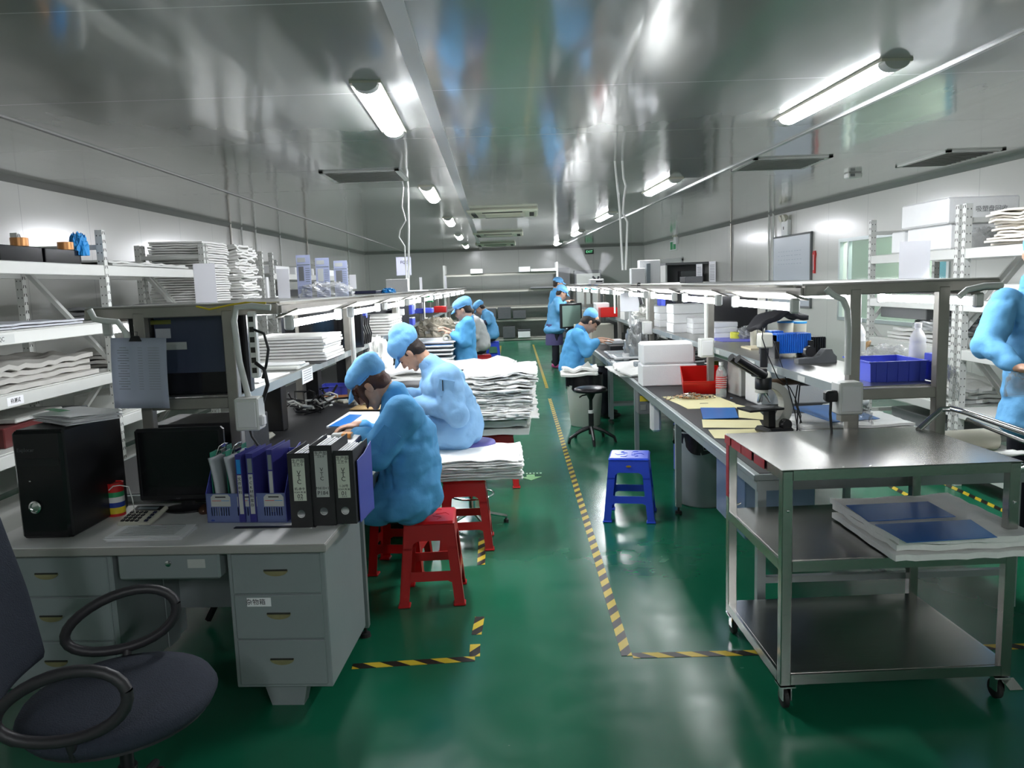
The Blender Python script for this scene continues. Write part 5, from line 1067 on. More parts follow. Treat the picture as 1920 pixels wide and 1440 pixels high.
MBf = MB().grid(lambda u,v:V(((u-.3)*.50,(v-.5)*.3,.012*math.sin(u*6)-.03*u*u)),10,4); o = MBf.build('foam_flap','foam',loc=(1.93,7.15,RS+.30),smooth='all'); o.modifiers.new('t','SOLIDIFY').thickness = .012; tag(o,'white foam sheet sticking out over the tall foam stack','foam sheet')
bagheap((2.02,7.3,RS),(.16,.2,.22),'bright_blue','crumpled bright blue bag beside the white foam stacks',12,n=6,vox=.01); bagheap((2.02,6.6,RS),(.20,.2,.11),BGD,'grey crinkled roll right of the yellow tape',13,n=6,vox=.01)
# dark jacket draped over a lidded tub and pale tubs
o = MB().grid(lambda u,v:V(((u-.5)*.34,(v-.5)*.3,.05*math.sin(u*3.0)-.07*(1-u)**3+.014*math.sin(u*13+v*5))),20,8).build('black_cloth','black_cloth',loc=(1.86,5.45,RS+.235),smooth='all'); o.modifiers.new('t','SOLIDIFY').thickness = .03; tag(o,'dark folded garment draped over the tubs on the right rack shelf','garment')
for x, y, w_, h_, lab in ((1.84,5.9,.05,.12,'small frosted cup on the right rack shelf, left'),(1.90,5.9,.05,.12,'small frosted cup on the right rack shelf, right'),(1.96,5.55,.11,.19,'pale tub under the dark garment, left'),(2.07,5.58,.10,.18,'pale tub under the dark garment, right')):
    t = thing('tub',lab,'tub',(x,y,RS)); MB().lathe([(w_*.42,0),(w_*.5,h_),(w_*.46,h_),(w_*.40,.005)],(0,0,0),20).build('wall','cream',t,smooth=True); MB().lathe([(w_*.52,h_),(w_*.52,h_+.012),(.001,h_+.014)],(0,0,0),20).build('lid','bright_blue' if w_ > .09 else 'white',t)
for i in range(9):
    p = atz((1480,1440,1405,1370,1345,1320,1300,1285,1270)[i],690,MZR); y = 4.1+.42*i
    tag(MB().box((0,0,0),(.0012,.10,.030)).build('shelf_label','label_gray',loc=(1.5355,y,MZR-.004)),'pale label stuck on the edge of the right rack shelf, '+ORD[i],'label',group='labels on the right shelf edge')
# things seen under and behind the right bench
t = thing('control_box','grey control box hanging under the right bench edge','control box',(1.18,7.05,.44)); MB().bb((-.05,-.09,0),(.07,.09,.24),b=.006).build('box','gray_mid',t); MB().bb((-.035,-.0945,.12),(.04,-.09,.17)).build('warning_label','yellow',t); MB().bb((-.03,-.0945,.04),(.02,-.09,.09)).build('panel','steel',t)
simple_box((1.24,6.72,.33),(.085,.12,.31),'white','white canister hanging under the right bench edge',name='canister',cat='canister',b=.02)
t = thing('waste_bin','grey waste bin with a black bag under the right bench, near the blue stool','waste bin',(1.385,5.62,0)); MB().lathe([(.001,.0),(.175,.0),(.185,.012),(.205,.54),(.212,.55),(.205,.56),(.198,.55),(.18,.02),(.001,.02)],(0,0,0),40).build('bin','gray_bin',t,smooth='all')
bb_ = MB(); bb_.grid(lambda u,v:V(((.21+.012*math.sin(u*60)*v)*math.cos(2*PI*u),(.21+.012*math.sin(u*60)*v)*math.sin(2*PI*u),.575-.03*v-.10*v*(1+.5*math.sin(2*PI*u*3+1)))),60,5); bb_.ball((0,0,.565),(.205,.205,.035)); bb_.build('bag','bag_black',t,smooth='all')
MB().tube([(-.05,-.215,.47),(-.05,-.228,.44),(.05,-.228,.44),(.05,-.215,.47)],.004).build('bin_handle','chrome',t,smooth=True)
t = thing('waste_bin','pale waste bin heaped with white paper, behind the black swivel stool','waste bin',(.83,8.92,0)); MB().lathe([(.001,0),(.165,0),(.17,.01),(.21,.47),(.21,.48)],(0,0,0),32).build('bin','pale_bin',t,smooth='all')
MB().grid(lambda u,v:V(((.215+.01*math.sin(u*50))*math.cos(2*PI*u),(.215+.01*math.sin(u*50))*math.sin(2*PI*u),.60-v*(.16+.03*math.sin(u*31)))),48,4).build('bag','bag_black',t,smooth='all')
MB().ball((0,0,.56),(.21,.21,.05)).build('bag_top','bag_black',t,smooth=True)
t = thing('waste_paper','white crumpled paper spilling over the pale waste bin','paper',(.80,8.9,.60)); soft_stack(.42,.36,.07,2,'foam_sheet','paper_sheet',t,seed=31,jit=.04,wav=.08,fray=.1); MB().add([(-.08,-.1,.05),(.06,-.14,.16),(.14,-.1,.04),(.05,.05,.08)],[(0,1,2),(1,3,2),(0,3,1)]).build('folded_corner','foam_sheet',t)
t = thing('plastic_stool','blue box of waste under the right bench','waste box',(1.52,6.5,.0)); t['category'] = 'box'; t.name = 'waste_box'; MB().bb((-.14,-.14,0),(.14,.14,.42),b=.01).build('box','blue_bin',t)
t = thing('wash_tub','pale blue steel cabinet hanging under the near end of the right bench','cabinet',(1.33,4.15,.30)); t.name = 'hanging_cabinet'; MB().bb((-.16,-.28,0),(.2,.28,.34),b=.006).build('body',mat('blue_steel',(.20,.27,.40),.3,.6),t); MB().tube([(-.163,-.22,.18),(-.19,-.22,.17),(-.19,-.08,.17),(-.163,-.08,.18)],.006).build('handle','chrome',t,smooth=True)
for i,(x,y) in enumerate(((1.75,4.3),(2.1,4.6))): pass
# monitor, humidifier and mist at the far right
t = thing('far_monitor','black monitor with a greenish reflective screen on the far right bench','monitor',(1.13,14.6,RT),.55); t.name='flat_monitor'
MB().bb((-.25,-.02,.06),(.25,.02,.52),b=.01).build('bezel','black_plastic',t); MB().bb((-.21,-.0225,.09),(.21,-.0195,.48)).build('screen',mat('green_screen',(.20,.30,.26),.15),t); MB().lathe([(.12,0),(.12,.01),(.03,.07)],(0,.02,0),20).build('stand','black_plastic',t)
simple_box((1.24,13.9,RT),(.22,.2,.16),'cream','cream equipment box before the far monitor')
t = thing('humidifier','white rectangular humidifier blowing mist, on top of the far right rack','humidifier',(1.46,13.2,1.608)); MB().bb((-.115,-.14,0),(.115,.14,.085),b=.01).build('body','white',t); MB().bb((-.02,-.144,.03),(.09,-.139,.055)).build('grille','black_plastic',t)
for a, b_ in (((-.01,0,.085),(-.06,0,.13)),((.03,0,.085),(.045,0,.13))): MB().tube([a,b_],.018,12).build('nozzle','black_plastic',t,smooth=True)
def mist(p, q, r0, r1, dens, label):
    m = bpy.data.materials.new('mist'); m.use_nodes = True; nt = m.node_tree; nt.nodes.clear(); o = nt.nodes.new('ShaderNodeOutputMaterial'); v = nt.nodes.new('ShaderNodeVolumePrincipled'); v.inputs['Color'].default_value = (.95,.97,.98,1); v.inputs['Anisotropy'].default_value = .2
    tc = nt.nodes.new('ShaderNodeTexCoord'); sp = nt.nodes.new('ShaderNodeSeparateXYZ'); nt.links.new(tc.outputs['Object'],sp.inputs[0]); L_ = (V(q)-V(p)).length
    n = nt.nodes.new('ShaderNodeTexNoise'); n.inputs['Scale'].default_value = 6; nt.links.new(tc.outputs['Object'],n.inputs[0])
    g = nt.nodes.new('ShaderNodeMapRange'); g.inputs[1].default_value = 0; g.inputs[2].default_value = L_; g.inputs[3].default_value = dens; g.inputs[4].default_value = 0; nt.links.new(sp.outputs[2],g.inputs[0])
    pw = nt.nodes.new('ShaderNodeMath'); pw.operation = 'MULTIPLY'; nt.links.new(g.outputs[0],pw.inputs[0]); nt.links.new(n.outputs[0],pw.inputs[1]); nt.links.new(pw.outputs[0],v.inputs['Density']); nt.links.new(v.outputs[0],o.inputs['Volume'])
    d = V(q)-V(p); ob = MB().lathe([(r0,0),((r0+r1)/2,L_*.45),(r1,L_*.9),(r1*.6,L_)],(0,0,0),18).build('mist_plume',m,loc=p,smooth=True); ob.rotation_euler = d.to_track_quat('Z','Y').to_euler(); tag(ob,label,'mist',kind='stuff')
mist((1.39,13.2,1.74),(.45,13.25,2.02),.018,.10,9,'thin low jet of white mist blowing left from the humidifier'); mist((1.405,13.2,1.75),(.98,13.25,2.35),.02,.16,7,'broad plume of white mist rising left from the humidifier'); mist((1.51,13.2,1.75),(1.68,13.2,2.12),.02,.12,6,'short plume of white mist rising right from the humidifier')
# ---------------------------------------------------------------- things on top of the right rack
RTOP = 1.607
def card(px0, px1, pt_, y, label, m_='paper', z=RTOP, name='placard', cat='placard', slant=0, lines=0):
    a = aty(px0,pt_,y); b_ = aty(px1,pt_,y); w_ = b_.x-a.x; h_ = (a.z+b_.z)/2-z; t = thing(name,label,cat,((a.x+b_.x)/2,y,z),slant)
    MB().bb((-w_/2,0,0),(w_/2,.0015,h_)).build('card',translucent('card_paper',(.93,.93,.95),.65) if m_ == 'paper' else m_,t); MB().bb((-w_/2,-.05,0),(w_/2,.03,.004)).build('foot',CL,t)
    if lines:
        pr = MB()
        for k in range(lines): pr.box((0,-.0008,h_*(.15+.75*k/lines)),(w_*.7,.0006,h_*.02))
        pr.build('printing','gray_mid',t)
    return t
card(1687,1745,452,4.3,'white placard in a clear stand on the right rack, nearest the camera')
card(1304,1318,495,7.6,'tall white placard on the right rack, left of the pair',lines=10,slant=-.9); card(1328,1343,490,7.2,'tall white placard on the right rack, right of the pair',lines=10,slant=-.9)
card(1222,1235,492,9.6,'narrow pale hanging placard on the right rack',m_='paper_gray'); card(1200,1210,504,11.2,'small printed placard on the right rack',lines=5)
simple_box((1.47,9.0,RTOP),(.16,.14,.18),'foam','small white box on the right rack under the two hanging cords, left one',b=.006); simple_box((1.62,9.1,RTOP),(.24,.14,.27),'foam','white box on the right rack under the two hanging cords, tall right one',b=.006)
simple_box((1.595,8.98,RTOP-.02),(.045,.01,.25),'flap','grey strip hanging in front of the tall white box',name='grey_strip',cat='strip',b=.002)
simple_box((1.66,7.15,RTOP),(.16,.22,.06),'gray_box','small dark box on the right rack beside the cord',b=.004)
o = MB().tube([(1.34,8.1,1.62),(1.33,8.08,1.56),(1.34,8.07,1.48),(1.36,8.07,1.40)],.018,8).build('black_strap','black_plastic',smooth=True); tag(o,'black strap hanging over the edge of the right rack','strap')
# upright screens behind the right rack posts
for i,(y,w_,h_) in enumerate(((6.75,.55,.28),(8.3,.40,.28),(9.9,.35,.25))):
    t = thing('dark_screen',('wide black screen standing behind the bright white foam stacks','black screen behind the third post of the right rack','black screen behind the pale bag on the right rack')[i],'screen',(1.98+.0*i,y,RS),-1.1 if i else -.9); MB().bb((-w_/2,-.015,0),(w_/2,.015,h_+.12),b=.006).build('bezel','dark_screen',t); MB().bb((-w_/2+.02,-.0175,.04),(w_/2-.02,-.0145,h_+.10)).build('screen','black_gloss',t)
simple_box((1.86,9.6,RS),(.05,.25,.33),'blue_bin','upright blue file box behind the hanging white card',name='file_box',cat='box',b=.004,rz=-.4)
t = card(1163,1198,549,8.9,'white card on a stand under the right rack tubes',z=1.30); MB().box((0,.0,-.09),(.02,.02,.18)).build('stem','white',t)
# goods in the right storage racks
zr = [z+.007 for z in ZR]
simple_box((3.72,6.5,zr[4]),(.52,.66,.20),'foam','lower large white foam box on the top right rack shelf',name='foam_box',cat='foam box',b=.012)
t = simple_box((3.70,6.5,zr[4]+.202),(.56,.72,.20),'foam','upper large white foam box on the top right rack shelf',name='foam_box',cat='foam box',b=.012); text('吸塑盘回收',.05,'gray_mid',t,(.06,-.361,.10))
simple_box((3.60,7.0,zr[4]),(.28,.22,.19),'foam','small white foam box left of the large foam boxes',name='foam_box',cat='foam box',b=.01)
bagheap((3.72,6.15,zr[4]),(.3,.2,.16),BGC,'clear crumpled bag beside the foam boxes on the top right shelf',17,n=6)
t = thing('foam_pile','pile of crumpled beige-white foam sheets on the top shelf at the right edge','foam sheets',(3.70,5.2,zr[4]),.0); soft_stack(.5,.85,.24,12,mat('cream_foam',(.72,.68,.60),.7,0,.06,20,.5,30),'sheets',t,seed=40,jit=.04,wav=.03,fray=.1,n=10)
t = thing('foam_pile','flat grey pile on the middle shelf of the right rack','foam sheets',(3.72,6.65,zr[2]),.0); soft_stack(.5,1.0,.10,3,'rack_paint','sheets',t,seed=41,jit=.03,wav=.02)
simple_box((3.72,6.9,zr[3]-.18),(.5,.8,.12),'gray_mid','flat dark-edged carton above the plastic bags on the right rack')
bagheap((3.70,6.45,zr[2]+.10),(.45,.9,.14),BGD,'grey plastic bags on the middle shelf of the right rack',18,n=9)
t = thing('foam_pile','white foam offcuts on the low shelf of the right rack','foam sheets',(3.68,6.5,zr[1]),.0); soft_stack(.5,1.0,.14,4,'foam_sheet','sheets',t,seed=42,jit=.05,wav=.04,fray=.1)
simple_box((3.70,6.6,zr[0]),(.45,.9,.22),'gray_mid','flat grey carton on the lowest shelf of the right rack')
for i,(y,z,h_,m_) in enumerate(((4.8,1,.2,'gray_mid'),(5.3,1,.12,'foam'),(5.0,2,.15,'gray_mid'),(5.35,3,.12,'rack_paint'))): simple_box((3.72,y,zr[z]),(.45,.4,h_),m_,('grey carton low on the shelf behind the right worker','white box low on the shelf behind the right worker','grey carton at waist height behind the right worker','pale box at head height behind the right worker')[i])
p = aty(1915,715,4.0); bagheap((p.x+.05,4.06,p.z-.09),(.18,.06,.16),BGC,'grey-white plastic bag held by the worker at the right edge',50,n=7,vox=.009)
# ---------------------------------------------------------------- plastic stools
def stool(loc, rz, m_, label, half=.17, top=.13, H=.445, badge=False):
    t = thing('plastic_stool', label, 'stool', loc, rz, None)
    MB().box((0,0,H-.012),(2*top+.01,2*top+.01,.024),b=.011).build('seat',m_,t); pt_ = MB()
    for k in range(6):
        a = k*PI/3; pt_.tube([V((.03*math.cos(a),.03*math.sin(a),H+.0005)),V((.085*math.cos(a+.3),.085*math.sin(a+.3),H+.0005)),V((.10*math.cos(a-.1),.10*math.sin(a-.1),H+.0005))],.0022,5)
    pt_.build('raised_pattern',m_,t)
    for s in range(4):
        R = RZ(s*PI/2)
        def M3(u,v,w_,R=R): k = top+(half-top)*(1-v/(H-.01)); return R@V((u, -k+w_, v))
        hw = lambda v: top+(half-top)*(1-v/(H-.01))
        lw = .052; arch = []
        iu = hw(.30)-lw
        for k in range(7): a = PI*k/12; arch.append((-iu+.03*(1-math.sin(a)) if False else -iu+.035-.035*math.cos(a*1.0), .31+.035*math.sin(a)))
        arch = [(-iu,.30)]+[(-iu+.035-.035*math.cos(PI/2*k/5), .31+.035*math.sin(PI/2*k/5)) for k in range(6)]
        out = [(-hw(.30),.30)]+arch+[(-u,v) for u,v in reversed(arch)]+[(hw(.30),.30),(hw(H-.012),H-.012),(-hw(H-.012),H-.012)]
        MB().plate(out,[],.004,M3).build('apron',m_,t)
        bw = hw(.16)-lw+.004; MB().plate([(-bw,.125),(-bw+.02,.135),(bw-.02,.135),(bw,.125),(bw,.185),(-bw,.185)],[],.004,M3).build('crossbar',m_,t)
        # one leg per corner, L-shaped in plan, flaring at the foot
        lg = MB()
        for R2, sg in ((R,1),(RZ((s+1)*PI/2),-1)):
            def M4(u,v,w_,R2=R2,sg=sg): k = top+(half-top)*(1-v/(H-.01)); return R2@V((sg*u, -k+w_, v))
            lg.plate([(hw(0)+.004,0),(hw(.02)+.0,.02),(hw(.31),.31),(hw(.31)-lw,.31),(hw(.02)-lw*.95,.02),(hw(0)-lw*1.05,0)],[],.004,M4)
        c0 = R@V((hw(0),-hw(0),.006)); lg.box(R@V((hw(0)-.026,-hw(0)+.026,.006)),(.064,.064,.012),R=R,b=.004); lg.build('leg',m_,t)
    if badge: MB().lathe([(.001,0),(.018,.001),(.018,.003),(.001,.004)],(0,-(top+(half-top)*.13)-.002,H-.055),18,RX(PI/2),sy=.4).build('badge','amber',t)
    return t
stool((-.465,4.03,0),.04,'red_stool','red plastic stool under the nearest woman, closest to the camera')
stool((-.70,4.47,0),-.1,'red_stool','red plastic stool half hidden behind the nearest red stool',half=.16)
stool((-.33,4.86,0),.03,'red_stool','red plastic stool carrying the low white sheet stack')
stool((-.165,6.36,0),.02,'red_stool','red plastic stool carrying the tall white sheet stack',half=.19,top=.15)
stool((.80,5.33,0),-.20,'blue_stool','bright blue plastic stool alone at the right of the aisle',badge=True,half=.175,top=.135)
stool((-.42,11.9,0),0,'blue_stool','blue plastic stool behind the standing woman',half=.16)
stool((-.50,13.45,0),.1,'red_stool','red plastic stool under the worker in the grey coat',half=.16,H=.46)
stool((-.40,16.7,0),0,'blue_stool','small blue plastic stool under the farthest seated worker',half=.16)
t = thing('round_stool_seat','round pale seat pad on the blue stool behind the standing woman','seat pad',(-.47,13.9,.46)); t.name='seat_pad'; t.location=(-.46,11.9,.447); MB().lathe([(.001,0),(.14,0),(.14,.02),(.001,.03)],(0,0,0),20).build('pad','white',t,smooth=True)
# round adjustable stool of the second worker
t = thing('swivel_stool','round violet-topped stool with a chrome star base under the pale-coated worker','stool',(-.31,5.24,0))
MB().lathe([(.001,.545),(.165,.545),(.178,.555),(.180,.575),(.175,.59),(.12,.60),(.001,.603)],(0,0,0),32).build('seat','purple_seat',t,smooth='all'); MB().lathe([(.179,.553),(.183,.553),(.183,.567),(.179,.567)],(0,0,0),32,cap=False).build('trim','chrome',t,smooth=True)
MB().lathe([(.022,.08),(.022,.30),(.013,.30),(.013,.545)],(0,0,0),14).build('column','chrome',t,smooth=True)
for k in range(5):
    a = k*2*PI/5+.15; e = V((math.cos(a),math.sin(a),0)); MB().tube([e*.02+V((0,0,.10)),e*.24+V((0,0,.045))],.013,8).build('base_leg','chrome',t,smooth=True); MB().lathe([(.018,0),(.018,.02),(.006,.03),(.006,.045)],e*.235,12).build('glide','rubber',t)
MB().tube([(.15*math.cos(k*PI/12),.15*math.sin(k*PI/12),.22) for k in range(25)],.007,8).build('foot_ring','chrome',t,smooth=True)
# black swivel stool
t = thing('swivel_stool','black round swivel stool with a four-foot base, right of the aisle','stool',(.80,7.95,0))
MB().lathe([(.001,.525),(.165,.525),(.172,.54),(.168,.56),(.14,.572),(.001,.575)],(0,0,0),32).build('seat','bag_black',t,smooth='all')
MB().lathe([(.028,.08),(.028,.30),(.018,.30),(.018,.44),(.05,.50),(.07,.525)],(0,0,0),16).build('column','black_plastic',t,smooth=True); MB().lathe([(.029,.30),(.029,.335)],(0,0,0),16,cap=False).build('white_tag','white',t)
MB().tube([(0,0,.50),(-.09,-.02,.49),(-.12,-.02,.47)],.008,8).build('lever','black_plastic',t,smooth=True)
for k in range(5):
    a = k*2*PI/5-PI/2; e = V((math.cos(a),math.sin(a),0)); MB().tube([e*.02+V((0,0,.15)),e*.13+V((0,0,.115)),e*.24+V((0,0,.055)),e*.255+V((0,0,.0))],.020,8,r1=.015).build('base_leg','black_plastic',t,smooth=True)
# white sheet stacks on the stools
t = thing('sheet_stack','low stack of white foam sheets on a red stool behind the nearest woman','foam sheets',(-.27,4.99,.45),.02); soft_stack(.60,.58,.125,16,'foam_sheet','sheets',t,seed=61,jit=.016,wav=.018,fray=.05)
t = thing('sheet_stack','tall ragged stack of white foam sheets on the farther red stool','foam sheets',(-.12,6.50,.59),-.02); soft_stack(.56,.85,.37,26,'foam_sheet','sheets',t,seed=62,jit=.028,wav=.03,fray=.12,n=16)
t = thing('foam_pad','thick folded foam bag under the tall ragged white stack','foam pad',(-.16,6.42,.45),-.06); soft_stack(.58,.60,.135,2,'rack_paint','pad',t,seed=63,jit=.01,wav=.02)
t = thing('large_sheet','large white sheet bundle lying across the bench and the tall stack, behind the pale-coated worker','foam sheets',(-.50,7.0,.86),-.05); t['label'] = 'large white sheet bundle behind the pale-coated worker, topping the tall stack'; soft_stack(1.1,.80,.10,4,'foam_sheet','sheets',t,seed=64,jit=.04,wav=.05,fray=.05)
# ---------------------------------------------------------------- left bench top
def onL(px,py,z=RT): return atz(px,py,z)
def flatm(px4, z, m_, label, name, cat, th=.003):
    return flat(px4, z, m_, label, name, cat, th)
t = thing('plastic_case','clear blue-grey plastic drawer box at the near corner of the left bench','box',(-.835,3.66,RT)); MB().bb((-.11,-.15,0),(.11,.15,.13),b=.008).build('case',mat('case_blue',(.10,.16,.24),.15,alpha=.85),t); MB().bb((-.115,-.155,.118),(.115,.155,.135),b=.004).build('lid',mat('case_lid',(.22,.30,.38),.2),t); MB().bb((.02,-.1525,.03),(.10,-.1505,.05)).build('printing','label_gray',t)
t = thing('dark_red_box','dark red flat box with a white top on the clear plastic drawer box','box',(-.85,3.63,RT+.137)); MB().bb((-.10,-.14,0),(.10,.14,.06),b=.004).build('box','dark_red',t); MB().bb((-.095,-.135,.058),(.095,.135,.063)).build('white_sheet','white',t)
t = thing('tape_pack','orange and clear small package on the dark red box under the woman\'s sleeve','package',(-.83,3.68,RT+.202)); MB().bb((-.05,-.025,0),(.05,.025,.022),b=.004).build('pack','label_gray',t); MB().bb((.0,-.026,.001),(.048,.026,.0235),b=.003).build('orange_end','orange',t)
wt = [onL(612,802,.80),onL(722,799,.80),onL(725,774,.80),onL(655,774,.80)]
flat([(612,803),(724,800),(728,775),(655,775)],RT+.055,'white','white foam work board under the woman\'s hands','work_board','board',.012)
flat([(616,800),(650,799),(679,778),(656,777)],RT+.0685,'blue_film','blue film strip on the left side of the white work board','blue_film','film sheet',.0015)
simple_box((-.93,5.15,RT),(.42,.30,.052),'cardboard','flat brown box under the white work board',name='box',b=.003)
flat([(655,769),(735,768),(738,757),(678,757)],RT+.012,'cardboard','tan cardboard sheet behind the white work board','cardboard_sheet','cardboard',.006)
o = MB().tube([(-1.42,6.15,RT+.03),(-1.32,6.0,RT+.04),(-1.22,6.05,RT+.045),(-1.12,5.92,RT+.03),(-1.03,5.95,RT+.04),(-.95,6.1,RT+.06)],.014,8); tag(o.build('twisted_cloth','cream',smooth=True),'twisted cream cloth strip lying on the left bench mat','cloth')
flat([(598,748),(652,746),(655,738),(606,738)],RT+.004,'orange','orange-edged paper slips on the left bench behind the twisted cloth','paper_slips','paper',.01)
flat([(608,755),(650,752),(652,746),(612,748)],RT+.003,'paper','white paper slips beside the orange slips','paper_slips','paper',.003)
crate((-1.53,6.75,RT),(.28,.24,.085),'dark blue open crate on the left bench under the rack shelf')
simple_box(tuple(onL(502,771)),(.07,.03,.02),'bright_blue','small blue clip on the left bench mat near the outlet box',name='blue_clip',cat='clip',rz=.5,b=.003)
t = thing('tray','white rounded tray on the left bench behind the blue folders','tray',(-1.62,4.72,RT)); MB().bb((-.14,-.1,0),(.12,.1,.04),b=.02).build('tray','cream',t)
flat([(440,805),(505,780),(520,782),(470,812)],RT+.003,'cardboard','tan board under the white rounded tray','cardboard_sheet','cardboard',.008)
simple_box((-1.86,4.55,RT),(.34,.25,.09),'beige','beige box on the left bench behind the outlet box')
cb = MB(); r = random.Random(8)
for k in range(16):
    p = V((-1.55+r.uniform(-.14,.14),5.85+r.uniform(-.2,.2),RT+.02)); pts = [p]
    for j in range(6): p = p+V((r.uniform(-.09,.09),r.uniform(-.08,.08),r.uniform(-.02,.05))); p.z = max(RT+.008,p.z); pts.append(p)
    cb.use(MX('black_plastic' if k % 3 else 'rack_paint')).tube(pts,.006 if k % 2 else .009,6)
tag(cb.build('cable_tangle',None,smooth=True),'tangle of black and grey cables on the left bench under the shelf','cables',kind='stuff')
for k,(x,y,w_,h_) in enumerate(((-1.60,5.1,.16,.30),(-1.60,6.2,.10,.34),(-1.62,7.4,.10,.36))): simple_box((x,y,RT),(w_,.12,h_),'black_plastic','black upright equipment box under the left rack shelf, '+ORD[k],name='equipment_box',cat='equipment',b=.004)
MBs = [(-1.3+.0*k,4.0+.9*k) for k in range(6)]
t = thing('shelf_notice','white notice sheet taped to the edge of the left rack shelf','notice',(-1.255,4.72,MZL-.01),.0); MB().bb((0,-.12,-.055),(.003,.12,.03)).build('sheet','paper',t); pr = MB()
for k in range(5): pr.box((.0035,.0,.018-.014*k),(.0006,.18,.003))
pr.build('printing','gray_mid',t)
for k in range(6): tag(MB().box((0,0,0),(.0012,.12,.032)).build('shelf_label','label_gray',loc=(-1.257,5.2+.34*k,MZL-.004)),'pale label stuck on the edge of the left rack shelf, '+ORD[k],'label',group='labels on the left shelf edge')
# ---------------------------------------------------------------- left rack shelf
LS = MZL+.020
def foam_pile(x0,x1,y0,y1,z,n,th,lab,grp,seed):
    r = random.Random(seed)
    for k in range(n):
        m = soft_stack(x1-x0+r.uniform(-.02,.02),y1-y0+r.uniform(-.02,.02),th,1,'foam_sheet',None,None,seed=seed+k,jit=.006,wav=.006,n=8)[0]
        o = m.build('foam_board','foam_sheet',smooth=True,loc=((x0+x1)/2+r.uniform(-.008,.008),(y0+y1)/2+r.uniform(-.008,.008),z+k*th)); tag(o,lab % ('bottom board' if k == 0 else 'top board' if k == n-1 else ('second','third','fourth','fifth','sixth','seventh','eighth')[k-1]+' board up'),'foam board',group=grp)
foam_pile(-1.76,-1.235,5.12,5.68,LS+.006,8,.0205,'white foam board in the near pile on the left rack, %s','near foam board pile on the left rack shelf',70)
simple_box((-1.50,5.30,LS),(.54,.66,.005),'black_mat','thin black board under the near foam board pile',name='black_board',cat='board',b=.001)
foam_pile(-1.72,-1.22,7.75,8.65,LS,7,.028,'white foam board in the far pile on the left rack, %s','far foam board pile on the left rack shelf',90)
simple_box((-1.48,4.75,LS),(.40,.28,.022),'rack_paint','pale flat board on the left rack shelf before the foam pile',name='flat_board',cat='board'); simple_box((-1.45,4.72,LS+.022),(.36,.10,.018),'foam','rounded white foam bar on the pale flat board',name='foam_bar',cat='foam',b=.008)
t = thing('cutout_board','white board with two slots on the near left rack shelf','board',(-1.45,4.22,LS)); MB().plate([(-.19,-.24),(.14,-.24),(.17,.22),(-.19,.22)],[[(-.06,.02),(.07,.02),(.05,.06),(-.04,.06)],[(-.10,-.12),(.03,-.12),(.02,-.08),(-.08,-.08)]],.008,lambda u,v,w_:V((u,v,w_))).build('board','foam',t)
t = thing('wide_screen','wide black screen standing behind the near foam board pile','screen',(-1.47,6.18,LS),.45); MB().bb((-.34,-.015,0),(.30,.02,.315),b=.006).build('bezel','dark_screen',t); MB().bb((-.32,-.018,.02),(.28,-.0145,.295)).build('screen','black_gloss',t)
t = thing('wide_screen','wide black screen standing behind the far foam board pile','screen',(-1.45,8.95,LS),.5); MB().bb((-.34,-.015,0),(.30,.02,.315),b=.006).build('bezel','dark_screen',t)
simple_box((-1.31,6.5,LS),(.06,.3,.30),'black_plastic','black cabinet side at the second post of the left rack',name='equipment_box',cat='equipment'); simple_box((-1.27,6.75,LS+.22),(.05,.08,.06),'blue_bin','small blue connector block above the cable bundle',name='connector_block',cat='connector',b=.004)
cb = MB()
for k in range(9): x = -1.27+.012*(k % 3); y = 6.62+.03*k; cb.tube([(x,y,LS),(x+.01,y+.02,LS+.08),(x-.01,y,LS+.16),(x,y+.01,LS+.24)],.008,6)
tag(cb.build('cable_bundle','black_plastic',smooth=True),'upright bundle of black cables at the second post of the left rack','cables',kind='stuff')
bagheap((-1.22,7.0,.86),(.25,.5,.36),'foam_sheet','white foam bag hanging below the left rack shelf at the second post',80)
simple_box((-1.28,8.9,LS+.16),(.13,.1,.07),'white','small white box on the far foam board pile',b=.004)
for k,(x,y,z,w_,h_,m_,lab) in enumerate(((-1.36,9.75,LS,.30,.09,'blue_bin','blue parts bin on the left rack shelf, lower one'),(-1.38,9.75,LS+.14,.34,.11,'blue_bin','blue parts bin on the left rack shelf, upper one'),(-1.46,9.5,LS+.05,.15,.06,'red_bin','red parts bin left of the blue bins'),(-1.25,11.2,LS+.10,.28,.07,'blue_bin','flat blue bin farther along the left rack shelf'),(-1.12,12.5,LS+.06,.20,.10,'red_bin','red bin below the far tubes of the left rack'),(-1.5,9.3,LS,.08,.14,'red','red-capped bottle beside the red parts bin'))): simple_box((x,y,z),(w_,.25,h_),m_,lab,name='parts_bin',cat='parts bin',b=.006)
simple_box((-1.36,9.75,LS+.09),(.30,.26,.01),'rack_paint','thin pale shelf board between the two blue bins',name='small_shelf',cat='shelf board'); simple_box((-1.46,9.5,LS+.115),(.16,.2,.025),'white','white tray on the red parts bin of the left shelf',name='tray',cat='tray')
simple_box((-1.32,12.9,LS+.22),(.10,.1,.12),'green','green box near the far end of the left rack'); simple_box((-1.40,10.2,1.36),(.30,.2,.17),'rack_paint','pale box below the left rack tubes')
bagheap((-1.02,10.7,.98),(.55,.5,.26),mat('brown_bag',(.30,.27,.21),.25,0,.35,9,.6,20,coat=.4),'brown-grey plastic bag on the pale boxes of the left bench',83)
simple_box((-1.10,10.6,RT),(.48,.4,.23),'foam','white foam box on the left bench under the brown plastic bag',name='foam_box',cat='foam box'); simple_box((-.90,11.3,RT),(.3,.35,.24),'foam','white foam box on the left bench behind the standing woman\'s hands',name='foam_box',cat='foam box')
